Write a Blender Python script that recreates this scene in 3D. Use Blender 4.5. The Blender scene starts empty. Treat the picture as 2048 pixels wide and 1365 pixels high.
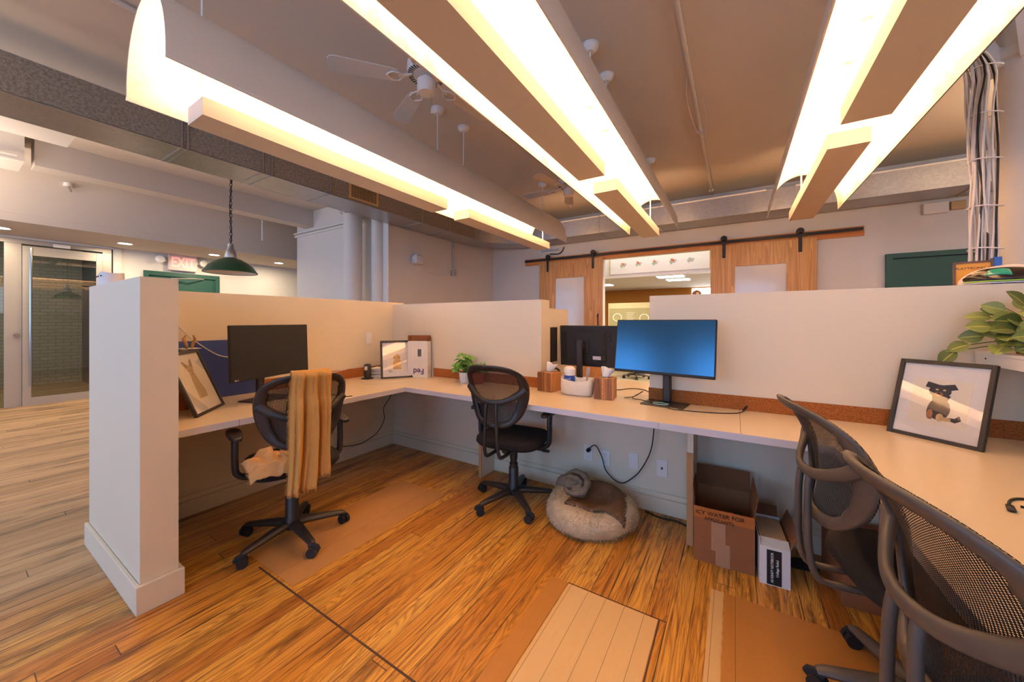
import bpy, math, random
from mathutils import Vector, Matrix, noise
from math import sin, cos, pi, radians
S = bpy.context.scene
COL = S.collection
random.seed(7)

# ---------------------------------------------------------------- camera, exposure, light
YAW = 0.5534
cd = bpy.data.cameras.new('camera'); cam = bpy.data.objects.new('camera', cd); COL.objects.link(cam)
cam.location = (0, 0, 1.29); cam.rotation_euler = (pi/2, 0, YAW)
cd.sensor_width = 36; cd.lens = 723.5/2048*36; cd.shift_y = -40.2/2048; cd.clip_start = .02
S.camera = cam
S.view_settings.view_transform = 'Standard'; S.view_settings.look = 'None'
S.view_settings.exposure = 0.40; S.view_settings.gamma = 1; S.view_settings.use_curve_mapping = False
S.cycles.use_denoising = True
S.cycles.max_bounces = 8; S.cycles.diffuse_bounces = 4; S.cycles.glossy_bounces = 4
S.cycles.transmission_bounces = 6; S.cycles.transparent_max_bounces = 24
S.cycles.caustics_reflective = False; S.cycles.caustics_refractive = False
S.cycles.sample_clamp_indirect = 6
w = bpy.data.worlds.new('world'); S.world = w; w.use_nodes = True
w.node_tree.nodes['Background'].inputs[0].default_value = (.75, .86, 1, 1)
w.node_tree.nodes['Background'].inputs[1].default_value = .6

WARM = (1, .59, .29)
def area(name, loc, size, power, color, rot=(0, 0, 0), spread=180):
    l = bpy.data.lights.new(name, 'AREA'); l.shape = 'RECTANGLE'; l.size, l.size_y = size
    l.energy = power; l.color = color; l.spread = radians(spread)
    o = bpy.data.objects.new(name, l); o.location = loc; o.rotation_euler = rot; COL.objects.link(o); return o
# daylight through the tall windows behind the camera (facing +Y), one lamp per window
WINX = (-7.6, -4.9, -2.2, .5, 3.2)
for x in WINX:
    area('window_daylight', (x, -4.42, 1.9), (1.6, 1.9), 56 if x < -7 else 48, (.23, .51, 1), (pi/2, 0, 0))
# daylight from a street window far to the right of the frame
area('window_daylight', (5.9, 1.0, 1.9), (1.8, 1.9), 12, (.70, .84, 1), (0, pi/2, 0))
# unseen warm fill lamps, added behind the camera and at right to brighten the ceiling
for x, pw in ((-7.2, 55), (-6.2, 60), (-3.8, 8), (-.9, 8), (2.0, 14), (4.6, 21)):
    area('ceiling_fill', (x, -1.6, 2.35), (.3, 3.2), pw, (1, .78, .58) if x < -6 else (1, .68, .42), (pi, 0, 0))
for x in (2.6, 4.6):
    area('ceiling_fill', (x, 3.6, 2.45), (.3, 2.6), 40, (1, .70, .42), (pi, 0, 0))

# ---------------------------------------------------------------- node helpers
def lin(h):
    h = h.lstrip('#'); r = []
    for i in (0, 2, 4):
        v = int(h[i:i+2], 16)/255; r.append(v/12.92 if v <= .04045 else ((v+.055)/1.055)**2.4)
    return (*r, 1)
class N:
    def __init__(s, name):
        s.m = bpy.data.materials.new(name); s.m.use_nodes = True; s.t = s.m.node_tree; s.n = s.t.nodes
        s.b = s.n['Principled BSDF']; s.out = s.n['Material Output']
    def node(s, typ, ins=None, **kw):
        n = s.n.new(typ)
        for k, v in kw.items(): setattr(n, k, v)
        for k, v in (ins or {}).items(): s.set(n.inputs[k], v)
        return n
    def set(s, sock, v):
        if isinstance(v, bpy.types.NodeSocket): s.t.links.new(v, sock)
        else: sock.default_value = v
    def math(s, op, a, b=0, c=0):
        n = s.n.new('ShaderNodeMath'); n.operation = op
        for i, v in enumerate((a, b, c)): s.set(n.inputs[i], v)
        return n.outputs[0]
    def mix(s, f, a, b):
        n = s.n.new('ShaderNodeMix'); n.data_type = 'RGBA'
        s.set(n.inputs[0], f); s.set(n.inputs[6], a); s.set(n.inputs[7], b); return n.outputs[2]
    def ramp(s, f, stops):
        n = s.n.new('ShaderNodeValToRGB'); e = n.color_ramp.elements
        while len(e) < len(stops): e.new(.5)
        for el, (p, c) in zip(e, stops):
            el.position = p; el.color = c if len(c) == 4 else (*c, 1)
        s.set(n.inputs[0], f); return n.outputs[0]
    def sstep(s, v, a, b):
        n = s.n.new('ShaderNodeMapRange'); n.interpolation_type = 'SMOOTHSTEP'
        s.set(n.inputs[0], v); s.set(n.inputs[1], a); s.set(n.inputs[2], b); return n.outputs[0]
    def noise(s, vec, scale=5, detail=3, rough=.5, dist=0):
        return s.node('ShaderNodeTexNoise', {'Vector': vec, 'Scale': scale, 'Detail': detail, 'Roughness': rough, 'Distortion': dist}).outputs[0]
    def xyz(s, vec): return s.node('ShaderNodeSeparateXYZ', {0: vec}).outputs
    def vec(s, x, y, z): return s.node('ShaderNodeCombineXYZ', {0: x, 1: y, 2: z}).outputs[0]
    def obj(s): return s.node('ShaderNodeTexCoord').outputs['Object']
    def uv(s): return s.node('ShaderNodeTexCoord').outputs['UV']
    def pos(s): return s.node('ShaderNodeNewGeometry').outputs['Position']
    def bump(s, h, strength=.3, dist=.01):
        s.set(s.b.inputs['Normal'], s.node('ShaderNodeBump', {'Height': h, 'Strength': strength, 'Distance': dist}).outputs[0])
    def fin(s, color=None, rough=None, metal=None, spec=None):
        if color is not None: s.set(s.b.inputs['Base Color'], color)
        if rough is not None: s.set(s.b.inputs['Roughness'], rough)
        if metal is not None: s.set(s.b.inputs['Metallic'], metal)
        if spec is not None: s.set(s.b.inputs['Specular IOR Level'], spec)
        return s.m
def scale(c, k): return tuple(min(1, v*k) for v in c[:3]) + (1,)
def plain(name, hexc, rough=.5, metal=0, var=.06, sc=8, bump=0, bsc=60, spec=None):
    n = N(name); c = lin(hexc) if isinstance(hexc, str) else hexc
    p = n.obj(); f = n.noise(p, sc, 4)
    col = n.mix(f, scale(c, 1-var), scale(c, 1+var))
    if bump: n.bump(n.noise(p, bsc, 3), bump, .004)
    return n.fin(col, rough, metal, spec)
def emit(name, color, strength):
    n = N(name); n.b.inputs['Base Color'].default_value = (.8, .8, .8, 1)
    n.b.inputs['Emission Color'].default_value = (*color[:3], 1); n.b.inputs['Emission Strength'].default_value = strength
    return n.m
def woodmat(name, c1, c2, along=(1, 1, .06), sc=14, rough=.45, rings=18, strips=0, axis=0):
    n = N(name); p = n.obj(); v = n.xyz(p)
    q = n.vec(n.math('MULTIPLY', v[0], along[0]), n.math('MULTIPLY', v[1], along[1]), n.math('MULTIPLY', v[2], along[2]))
    a = n.noise(q, sc, 4, .6, .6)
    r = n.math('FRACT', n.math('MULTIPLY', n.noise(q, sc*.35, 2, .5), rings))
    f = n.math('ADD', n.math('MULTIPLY', a, .6), n.math('MULTIPLY', r, .35))
    if strips:
        idx = n.math('FLOOR', n.math('DIVIDE', v[axis], strips))
        w_ = n.node('ShaderNodeTexWhiteNoise', {'W': idx}, noise_dimensions='1D').outputs[0]
        f = n.math('ADD', n.math('MULTIPLY', f, .6), n.math('MULTIPLY', w_, .5))
    col = n.ramp(f, [(.2, lin(c1)), (.8, lin(c2))])
    n.bump(f, .08, .002)
    return n.fin(col, rough)

M = {}
M['wall'] = plain('painted_wall', '#dcd8d2', .6, var=.02, sc=2, bump=.05, bsc=90)
M['part'] = plain('painted_partition', '#e2d3ba', .55, var=.02, sc=2, bump=.04, bsc=120)
M['ceil'] = plain('painted_ceiling', '#d2c9c0', .75, var=.04, sc=1.3, bump=.08, bsc=30)
M['white'] = plain('white_paint', '#e6e2dc', .45, var=.02)
def reflmat():   # old enamel, mottled orange-brown, stronger towards the lower edges of the trough
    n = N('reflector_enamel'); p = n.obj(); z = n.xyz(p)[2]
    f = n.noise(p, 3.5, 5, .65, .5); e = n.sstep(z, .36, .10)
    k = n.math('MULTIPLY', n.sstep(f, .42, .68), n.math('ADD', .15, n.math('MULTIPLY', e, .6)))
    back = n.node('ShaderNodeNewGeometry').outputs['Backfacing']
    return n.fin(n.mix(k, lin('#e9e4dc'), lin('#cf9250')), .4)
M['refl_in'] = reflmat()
M['refl'] = plain('reflector_enamel_outside', '#e6e1d9', .4, var=.02)
M['bar'] = plain('light_bar_paint', '#d9d1c6', .45, var=.02)
M['desk'] = plain('white_laminate', '#dbc8ad', .28, var=.03, sc=3)
M['deskedge'] = plain('laminate_edge', '#cfc9cc', .4, var=.03)
M['seam'] = plain('seam_dark', '#4a3326', .8)
M['joint'] = plain('laminate_joint', '#8f7664', .8)
M['blackp'] = plain('black_plastic', '#2a2624', .42, var=.1, bump=.05, bsc=300)
M['blackp_warmlit'] = plain('black_plastic_warm_lit', '#564d45', .45, var=.08, bump=.05, bsc=300)  # black chair plastic, brightened to brown-grey with the warm light painted in
M['black'] = plain('matte_black', '#151414', .6, var=.1)
M['fabric'] = plain('black_seat_fabric', '#111010', .9, var=.25, sc=300, bump=.3, bsc=500)
M['chrome'] = plain('chrome_tube', '#b8b8b8', .2, 1)
M['rubber'] = plain('black_rubber', '#18181a', .7)
M['green'] = plain('green_enamel', '#1f4d33', .3, var=.08)
M['gdoor'] = plain('green_door_paint', '#2a574d', .45, var=.05)
M['tan'] = plain('beige_box', '#c9a877', .6)
M['iron'] = plain('black_iron', '#2a2624', .5, .4)
M['cardb'] = plain('cardboard', '#8f5a34', .8, var=.12, sc=20, bump=.1, bsc=40)
M['cardd'] = plain('cardboard_inside', '#7a4a2a', .85, var=.12, sc=20)
M['tape'] = plain('packing_tape', '#a88163', .35, var=.05)
M['paper'] = plain('white_paper', '#ece6de', .7, var=.03)
M['mat'] = plain('mat_board', '#eee6df', .8, var=.02)
M['print'] = plain('print_paper', '#f0e3cf', .85, var=.03)
M['frame'] = plain('black_frame', '#241f1e', .45, var=.08)
M['white_p'] = plain('white_plastic', '#e8e3de', .35, var=.02)
M['whitecable'] = plain('white_cable', '#ddd5cc', .5)
M['scarf'] = plain('mustard_cloth', '#c4904a', .95, var=.12, sc=30, bump=.25, bsc=260)
M['scarf2'] = plain('tan_cloth_crumpled', '#c0935f', .95, var=.14, sc=30, bump=.25, bsc=260)
M['terra'] = plain('terracotta', '#a5532f', .75, var=.1, sc=20)
M['soil'] = plain('potting_soil', '#2c1c12', 1, var=.3, sc=60)
M['blue'] = plain('blue_board', '#2b3f86', .6, var=.03)
M['plug'] = plain('outlet_slot', '#3a3633', .6)
M['brass'] = plain('rusty_clip', '#9a8a78', .6, .2)
M['orange'] = plain('ochre_wall', '#a9690f', .7, var=.04)
M['alum'] = plain('aluminium_frame', '#b9b1a8', .38, .35, var=.04)
M['mdf'] = plain('plywood_edge', '#b88a5c', .7, var=.12, sc=30)
M['stem'] = plain('green_stem', '#4d6b22', .6)
M['basket'] = plain('cotton_rope_basket', '#e4dacb', .95, var=.05, sc=60, bump=.5, bsc=160)

def galv(name, base, rough):
    n = N(name); p = n.obj()
    v = n.node('ShaderNodeTexVoronoi', {'Vector': p, 'Scale': 55.0}).outputs['Color']
    s = n.xyz(v)[0]
    f = n.math('ADD', n.math('MULTIPLY', s, .35), n.math('MULTIPLY', n.noise(p, 3, 3), .65))
    return n.fin(n.mix(f, scale(lin(base), .75), scale(lin(base), 1.2)), rough, .8)
M['galv'] = galv('galvanised_steel', '#b2b2b4', .38)
def liner():
    n = N('duct_rough_face'); p = n.obj(); f = n.noise(p, 55, 5, .8); g = n.noise(p, 3, 2)
    c = n.ramp(f, [(.36, lin('#6d6458')), (.62, lin('#aaa295'))])
    n.bump(f, .5, .006)
    return n.fin(n.mix(n.math('MULTIPLY', g, .4), c, lin('#8b867c')), .75, .0)
M['liner'] = liner()
def cork():
    n = N('cork_strip'); p = n.obj()
    v = n.node('ShaderNodeTexVoronoi', {'Vector': p, 'Scale': 380.0}).outputs['Color']
    s = n.xyz(v)[0]; f = n.noise(p, 90, 3)
    c = n.ramp(n.math('ADD', n.math('MULTIPLY', s, .6), n.math('MULTIPLY', f, .4)), [(.2, lin('#7c4118')), (.55, lin('#9a5823')), (.9, lin('#b87838'))])
    n.bump(s, .3, .002); return n.fin(c, .9)
M['cork'] = cork()
M['oak'] = woodmat('oak_door', '#a56c2c', '#deab62', (1, 1, .05), 16, .4, 16)
M['pine'] = woodmat('pine_board', '#b9702c', '#d8923f', (.07, 1, 1), 16, .5, 10)
M['acacia'] = woodmat('acacia_block', '#5c3418', '#bd8049', (1, 1, .05), 30, .5, 10, .028, 0)

def floor_mat():
    n = N('old_pine_floor'); v = n.xyz(n.pos())
    W = .084
    xx = n.math('ADD', v[0], n.math('MULTIPLY', n.math('SUBTRACT', n.noise(n.vec(v[0], n.math('MULTIPLY', v[1], .25), 0), .8, 2), .5), .02))
    u = n.math('DIVIDE', xx, W); idx = n.math('FLOOR', u); fx = n.math('FRACT', u)
    r1 = n.node('ShaderNodeTexWhiteNoise', {'W': idx}, noise_dimensions='1D').outputs[0]
    yy = n.math('ADD', n.math('DIVIDE', v[1], 4.3), n.math('MULTIPLY', r1, 9.3))
    idy = n.math('FLOOR', yy); fy = n.math('FRACT', yy)
    wn = n.node('ShaderNodeTexWhiteNoise', {'Vector': n.vec(idx, idy, 0)}, noise_dimensions='3D')
    r2 = wn.outputs[0]; r3 = n.xyz(wn.outputs[1])[1]
    off = n.math('MULTIPLY', r2, 37)
    # fine grain, long growth rings (cathedral figure)
    g = n.noise(n.vec(n.math('MULTIPLY', v[0], 95), n.math('MULTIPLY', v[1], 3.2), off), 1, 4, .65, .3)
    h = n.noise(n.vec(n.math('MULTIPLY', v[0], 9), n.math('MULTIPLY', v[1], 1.0), off), 1, 2, .45, .4)
    ring = n.math('ABSOLUTE', n.math('SINE', n.math('MULTIPLY', h, n.math('ADD', 55, n.math('MULTIPLY', r3, 45)))))
    ring = n.math('POWER', ring, .7)
    base = n.ramp(r2, [(0, lin('#b06f26')), (.3, lin('#cd8c34')), (.6, lin('#dc9d3e')), (.85, lin('#e6ae50')), (1, lin('#bf7c32'))])
    col = n.mix(n.math('MULTIPLY', n.math('SUBTRACT', 1, ring), .66), base, lin('#7f4a1b'))
    col = n.mix(n.sstep(g, .46, .72), col, lin('#74401a'))
    # worn dark stains
    st = n.noise(n.vec(n.math('MULTIPLY', v[0], 5), n.math('MULTIPLY', v[1], .9), n.math('MULTIPLY', r3, 4)), 1.6, 5, .65)
    col = n.mix(n.math('MULTIPLY', n.sstep(st, .52, .68), .75), col, lin('#512c12'))
    # corridor past the wing wall: worn varnish, with daylight painted in as paler beige
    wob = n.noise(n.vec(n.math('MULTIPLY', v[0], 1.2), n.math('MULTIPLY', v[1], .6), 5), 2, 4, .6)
    worn_daylit = n.sstep(n.math('ADD', v[0], n.math('MULTIPLY', n.math('SUBTRACT', wob, .5), 1.4)), -2.2, -3.2)
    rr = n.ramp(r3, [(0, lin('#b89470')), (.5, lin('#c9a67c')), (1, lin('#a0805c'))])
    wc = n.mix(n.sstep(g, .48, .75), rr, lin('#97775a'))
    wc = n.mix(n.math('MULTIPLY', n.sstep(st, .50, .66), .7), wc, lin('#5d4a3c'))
    col = n.mix(n.math('MULTIPLY', worn_daylit, .92), col, wc)
    # gaps
    gn = n.noise(n.vec(n.math('MULTIPLY', idx, 3.7), n.math('MULTIPLY', v[1], 1.3), 2), 1.5, 3)
    gw = n.math('ADD', .012, n.math('MULTIPLY', n.sstep(gn, .48, .72), .075))
    d = n.math('SUBTRACT', .5, n.math('ABSOLUTE', n.math('SUBTRACT', fx, .5)))
    gap = n.math('SUBTRACT', 1, n.sstep(d, n.math('MULTIPLY', gw, .5), gw))
    dy = n.math('SUBTRACT', .5, n.math('ABSOLUTE', n.math('SUBTRACT', fy, .5)))
    gap = n.math('MAXIMUM', gap, n.math('SUBTRACT', 1, n.sstep(dy, .0002, .0006)))
    col = n.mix(n.math('MULTIPLY', gap, .9), col, lin('#20130b'))
    hgt = n.math('SUBTRACT', n.math('MULTIPLY', ring, .15), gap)
    n.bump(hgt, .35, .002)
    ro = n.math('ADD', .30, n.math('ADD', n.math('MULTIPLY', g, .2), n.math('MULTIPLY', worn_daylit, .12)))
    return n.fin(col, ro, None, .45)
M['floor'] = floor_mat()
def patch_mat(name, a, b, wdt, axisx=True):
    n = N(name); v = n.xyz(n.pos()); u = n.math('DIVIDE', v[0], wdt)
    idx = n.math('FLOOR', u); fx = n.math('FRACT', u)
    r = n.node('ShaderNodeTexWhiteNoise', {'W': idx}, noise_dimensions='1D').outputs[0]
    g = n.noise(n.vec(n.math('MULTIPLY', v[0], 70), n.math('MULTIPLY', v[1], 2.5), r), 1, 4, .6)
    blot = n.noise(n.vec(v[0], v[1], 1), 5, 5, .65)
    c = n.mix(n.math('ADD', n.math('MULTIPLY', r, .5), n.math('MULTIPLY', g, .5)), lin(a), lin(b))
    c = n.mix(n.math('MULTIPLY', n.sstep(blot, .55, .75), .35), c, scale(lin(a), .6))
    d = n.math('SUBTRACT', .5, n.math('ABSOLUTE', n.math('SUBTRACT', fx, .5)))
    c = n.mix(n.math('SUBTRACT', 1, n.sstep(d, .0006/wdt, .0013/wdt)), c, scale(lin(a), .35))
    return n.fin(c, .42)
M['patch_tan'] = patch_mat('tan_floor_sheet', '#b07c46', '#c28f58', .33)
M['patch_pale'] = patch_mat('pale_floor_boards', '#dcb074', '#eac48a', .085)
M['patch_brown'] = patch_mat('brown_floor_sheet', '#b07636', '#c28642', .7)

def mesh_fabric():
    n = N('chair_mesh_fabric'); v = n.xyz(n.obj())
    a = n.math('SINE', n.math('MULTIPLY', v[0], 2*pi/.0052)); b = n.math('SINE', n.math('MULTIPLY', v[2], 2*pi/.0034))
    hole = n.math('MULTIPLY', n.sstep(a, .0, .45), n.sstep(b, .0, .4))
    tr = n.node('ShaderNodeBsdfTransparent').outputs[0]
    n.fin(lin('#1f1b18'), .7)
    mx = n.node('ShaderNodeMixShader', {0: hole}); n.t.links.new(n.b.outputs[0], mx.inputs[1]); n.t.links.new(tr, mx.inputs[2])
    n.t.links.new(mx.outputs[0], n.out.inputs[0]); return n.m
M['mesh'] = mesh_fabric()
def glass(name, tint=(1, 1, 1), refl=1.0, rough=0.0, base=.04):
    n = N(name); fc = n.node('ShaderNodeLayerWeight', {0: .5}).outputs['Facing']
    fr = n.math('ADD', .04, n.math('MULTIPLY', .96, n.math('POWER', fc, 5)))
    f = n.math('MINIMUM', n.math('MULTIPLY', fr, refl), 1)
    tr = n.node('ShaderNodeBsdfTransparent', {0: (*tint, 1)}).outputs[0]
    gl = n.node('ShaderNodeBsdfGlossy', {0: (1, 1, 1, 1), 'Roughness': rough}).outputs[0]
    mx = n.node('ShaderNodeMixShader', {0: f, 1: tr, 2: gl})
    n.t.links.new(mx.outputs[0], n.out.inputs[0]); return n.m
M['glass'] = glass('clear_glass', (.97, .98, .97))
M['dglass'] = glass('door_glass', (.80, .82, .78), 2.0)
M['picglass'] = glass('picture_glass', (1, 1, 1), 1.4)
def frosted():
    n = N('frosted_glass'); n.b.inputs['Transmission Weight'].default_value = .35
    return n.fin(lin('#d8d6cf'), .25)
M['frost'] = plain('frosted_door_glass', '#d6d2ca', .12, var=.04, sc=2)
M['screen'] = plain('monitor_screen', '#0a0c10', .20, var=.02, spec=1.0)
M['screen'].node_tree.nodes['Principled BSDF'].inputs['Specular Tint'].default_value = (.20, .52, .80, 1)
M['screen'].node_tree.nodes['Principled BSDF'].inputs['IOR'].default_value = 1.9
M['screen_matte'] = plain('matte_screen', '#100f0f', .38, var=.02, spec=.5)
def brick():
    n = N('white_painted_brick'); v = n.xyz(n.pos())
    b = n.node('ShaderNodeTexBrick', {'Vector': n.vec(v[1], v[2], 0), 'Color1': lin('#bdb9a8'), 'Color2': lin('#c9c5b4'), 'Mortar': lin('#a3a092'),
               'Scale': 1.0, 'Mortar Size': .008, 'Brick Width': .2, 'Row Height': .07})
    n.bump(b.outputs[1], -.4, .01); return n.fin(b.outputs[0], .7)
M['brick'] = brick()
def leafmat(name, c1, c2, vein, k=9):
    n = N(name); v = n.xyz(n.uv())
    y = n.math('ABSOLUTE', n.math('SUBTRACT', v[1], .5))
    rib = n.math('SUBTRACT', 1, n.sstep(y, .02, .05))
    vs = n.math('ABSOLUTE', n.math('SINE', n.math('MULTIPLY', n.math('SUBTRACT', v[0], n.math('MULTIPLY', y, .7)), k*pi)))
    side = n.math('SUBTRACT', 1, n.sstep(vs, .08, .35))
    f = n.math('MAXIMUM', rib, n.math('MULTIPLY', side, .55))
    info = n.node('ShaderNodeNewGeometry').outputs['Random Per Island']
    return n.fin(n.mix(f, n.mix(info, lin(c1), lin(c2)), lin(vein)), .45)
M['leaf1'] = leafmat('monstera_leaf', '#2f6b1f', '#5c9a35', '#8fbf5a', 6)
M['leaf2'] = leafmat('fittonia_leaf', '#2c4a22', '#6f8240', '#a8a84a', 12)

# ---------------------------------------------------------------- mesh builder
class MB:
    def __init__(s): s.v = []; s.f = []; s.mi = []; s.uv = {}; s.T = Matrix.Identity(4); s.m = 0
    def add(s, vs, fs):
        b = len(s.v); s.v += [tuple(s.T @ Vector(p)) for p in vs]
        for f in fs: s.f.append([b+i for i in f]); s.mi.append(s.m)
        return s
    def box(s, x0, x1, y0, y1, z0, z1):
        x0, x1 = min(x0, x1), max(x0, x1); y0, y1 = min(y0, y1), max(y0, y1); z0, z1 = min(z0, z1), max(z0, z1)
        return s.add([(x, y, z) for z in (z0, z1) for y in (y0, y1) for x in (x0, x1)],
                     [(0, 2, 3, 1), (4, 5, 7, 6), (0, 1, 5, 4), (2, 6, 7, 3), (0, 4, 6, 2), (1, 3, 7, 5)])
    def rbox(s, x0, x1, y0, y1, z0, z1, r=.004):   # box with all edges chamfered
        c = Vector(((x0+x1)/2, (y0+y1)/2, (z0+z1)/2)); h = (abs(x1-x0)/2, abs(y1-y0)/2, abs(z1-z0)/2)
        r = min(r, min(h)*.95); V = {}; vs = []
        for sx in (-1, 1):
            for sy in (-1, 1):
                for sz in (-1, 1):
                    sg = (sx, sy, sz)
                    for a in range(3):
                        V[(sg, a)] = len(vs)
                        vs.append(tuple(c[i]+sg[i]*(h[i]-(0 if i == a else r)) for i in range(3)))
        fs = []
        for a in range(3):
            b_, c_ = (a+1) % 3, (a+2) % 3
            for sa in (-1, 1):
                q = []
                for (p, r_) in ((-1, -1), (1, -1), (1, 1), (-1, 1)):
                    sg = [0, 0, 0]; sg[a] = sa; sg[b_] = p; sg[c_] = r_; q.append(V[(tuple(sg), a)])
                fs.append(q if sa > 0 else q[::-1])
            for p in (-1, 1):
                for r_ in (-1, 1):   # edge along axis a
                    def k(sa, ax):
                        sg = [0, 0, 0]; sg[a] = sa; sg[b_] = p; sg[c_] = r_; return V[(tuple(sg), ax)]
                    q = [k(-1, b_), k(1, b_), k(1, c_), k(-1, c_)]
                    fs.append(q if p*r_ > 0 else q[::-1])
        for sx in (-1, 1):
            for sy in (-1, 1):
                for sz in (-1, 1):
                    q = [V[((sx, sy, sz), a)] for a in range(3)]; fs.append(q if sx*sy*sz > 0 else q[::-1])
        return s.add(vs, fs)
    def prism(s, pts, z0, z1):
        n = len(pts); vs = [(x, y, z0) for x, y in pts]+[(x, y, z1) for x, y in pts]
        return s.add(vs, [list(range(n))[::-1], list(range(n, 2*n))]+[(i, (i+1) % n, n+(i+1) % n, n+i) for i in range(n)])
    def cyl(s, p0, p1, r0, r1=None, n=16, cap=True):
        return s.tube([p0, p1], [r0, r0 if r1 is None else r1], n, cap=cap)
    def tube(s, pts, r, n=8, cap=True, cyc=False, flat=1.0, up=None):
        P = [Vector(p) for p in pts]; m = len(P); R = r if isinstance(r, (list, tuple)) else [r]*m
        vs = []; prev = Vector(up) if up else None
        for i, p in enumerate(P):
            a = P[(i-1) % m] if (i > 0 or cyc) else p; b = P[(i+1) % m] if (i < m-1 or cyc) else p
            t = (b-a).normalized() if (b-a).length > 1e-9 else Vector((0, 0, 1))
            if up: u = Vector(up)
            elif prev is None: u = Vector((0, 0, 1)) if abs(t.z) < .9 else Vector((1, 0, 0))
            else: u = prev
            x = t.cross(u)
            if x.length < 1e-6: x = t.orthogonal()
            x.normalize(); y = x.cross(t).normalized(); prev = y
            for k in range(n):
                an = 2*pi*k/n; vs.append(p+x*cos(an)*R[i]+y*sin(an)*R[i]*flat)
        fs = []
        for i in range(m if cyc else m-1):
            for k in range(n):
                j = (i+1) % m; fs.append((i*n+k, i*n+(k+1) % n, j*n+(k+1) % n, j*n+k))
        if cap and not cyc: fs += [list(range(n))[::-1], [(m-1)*n+k for k in range(n)]]
        return s.add(vs, fs)
    def lathe(s, prof, c=(0, 0, 0), n=24, sx=1, sy=1, cap=True):
        vs = [(c[0]+r*cos(2*pi*k/n)*sx, c[1]+r*sin(2*pi*k/n)*sy, c[2]+z) for r, z in prof for k in range(n)]
        fs = [(i*n+k, i*n+(k+1) % n, (i+1)*n+(k+1) % n, (i+1)*n+k) for i in range(len(prof)-1) for k in range(n)]
        if cap:
            if prof[0][0] > 1e-5: fs.append(list(range(n))[::-1])
            if prof[-1][0] > 1e-5: fs.append([(len(prof)-1)*n+k for k in range(n)])
        return s.add(vs, fs)
    def grid(s, fn, nu, nv, cu=False, cv=False, uv=False):
        vs = [fn(i/(nu if cu else nu-1), j/(nv if cv else nv-1)) for i in range(nu) for j in range(nv)]
        fs = []
        for i in range(nu if cu else nu-1):
            for j in range(nv if cv else nv-1):
                fs.append((i*nv+j, ((i+1) % nu)*nv+j, ((i+1) % nu)*nv+(j+1) % nv, i*nv+(j+1) % nv))
        if uv:
            b = len(s.v)
            for i in range(nu):
                for j in range(nv): s.uv[b+i*nv+j] = (i/(nu-1), j/(nv-1))
        return s.add(vs, fs)
    def build(s, name, mat, parent=None, smooth=False, bevel=0, solid=0, sub=0, recenter=None, loc=None):
        vs = s.v
        if recenter is None: recenter = False
        off = Vector((0, 0, 0))
        if recenter:
            xs = [v[0] for v in vs]; ys = [v[1] for v in vs]; zs = [v[2] for v in vs]
            off = Vector(((min(xs)+max(xs))/2, (min(ys)+max(ys))/2, min(zs)))
            vs = [(v[0]-off.x, v[1]-off.y, v[2]-off.z) for v in vs]
        me = bpy.data.meshes.new(name); me.from_pydata(vs, [], s.f); me.update()
        mats = mat if isinstance(mat, (list, tuple)) else [mat]
        for m in mats: me.materials.append(M[m] if isinstance(m, str) else m)
        if len(mats) > 1: me.polygons.foreach_set('material_index', s.mi)
        if s.uv:
            ul = me.uv_layers.new(name='uv')
            for l in me.loops: ul.data[l.index].uv = s.uv.get(l.vertex_index, (0, 0))
        if smooth:
            me.polygons.foreach_set('use_smooth', [True]*len(me.polygons))
            if smooth != 'all':
                try: me.set_sharp_from_angle(angle=radians(38))
                except Exception: pass
        o = bpy.data.objects.new(name, me); COL.objects.link(o); o.location = off if loc is None else loc
        if parent: o.parent = parent
        if bevel:
            b = o.modifiers.new('b', 'BEVEL'); b.width = bevel; b.segments = 2; b.limit_method = 'ANGLE'; b.angle_limit = radians(40)
        if solid:
            q = o.modifiers.new('s', 'SOLIDIFY'); q.thickness = solid; q.offset = 0
        if sub:
            q = o.modifiers.new('u', 'SUBSURF'); q.levels = q.render_levels = sub
        return o
def tag(o, label=None, cat=None, group=None, kind=None):
    if label: o['label'] = label
    if cat: o['category'] = cat
    if group: o['group'] = group
    if kind: o['kind'] = kind
    return o
def struct(name, mb, mat, label=None, **k):
    o = mb.build(name, mat, **k); o['kind'] = 'structure'
    if label: o['label'] = label
    return o
def root(name, label, cat, loc=(0, 0, 0), rz=0, group=None, kind=None):
    o = bpy.data.objects.new(name, None); COL.objects.link(o); o.location = loc; o.rotation_euler = (0, 0, rz)
    o.empty_display_size = .05
    return tag(o, label, cat, group, kind)
def copy_tree(o, parent=None):
    c = o.copy(); COL.objects.link(c); c.parent = parent
    for ch in [x for x in bpy.data.objects if x.parent == o and x is not c]: copy_tree(ch, c)
    return c
def text(s, size, T, mat, parent=None, name='lettering', ext=.0004, align='CENTER', bold=0):
    cu = bpy.data.curves.new(name, 'FONT'); cu.body = s; cu.size = size; cu.extrude = ext; cu.align_x = align; cu.align_y = 'CENTER'; cu.offset = bold
    t = bpy.data.objects.new(name, cu); COL.objects.link(t)
    dg = bpy.context.evaluated_depsgraph_get(); dg.update()
    me = bpy.data.meshes.new_from_object(t.evaluated_get(dg)); bpy.data.objects.remove(t)
    me.materials.clear(); me.materials.append(M[mat] if isinstance(mat, str) else mat); me.transform(T)
    o = bpy.data.objects.new(name, me); COL.objects.link(o)
    if parent: o.parent = parent
    return o
def basis(x, y, loc):   # matrix whose local X,Y map to world x,y
    x = Vector(x).normalized(); y = Vector(y).normalized(); z = x.cross(y)
    m = Matrix((x, y, z)).transposed().to_4x4(); m.translation = Vector(loc); return m
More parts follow.
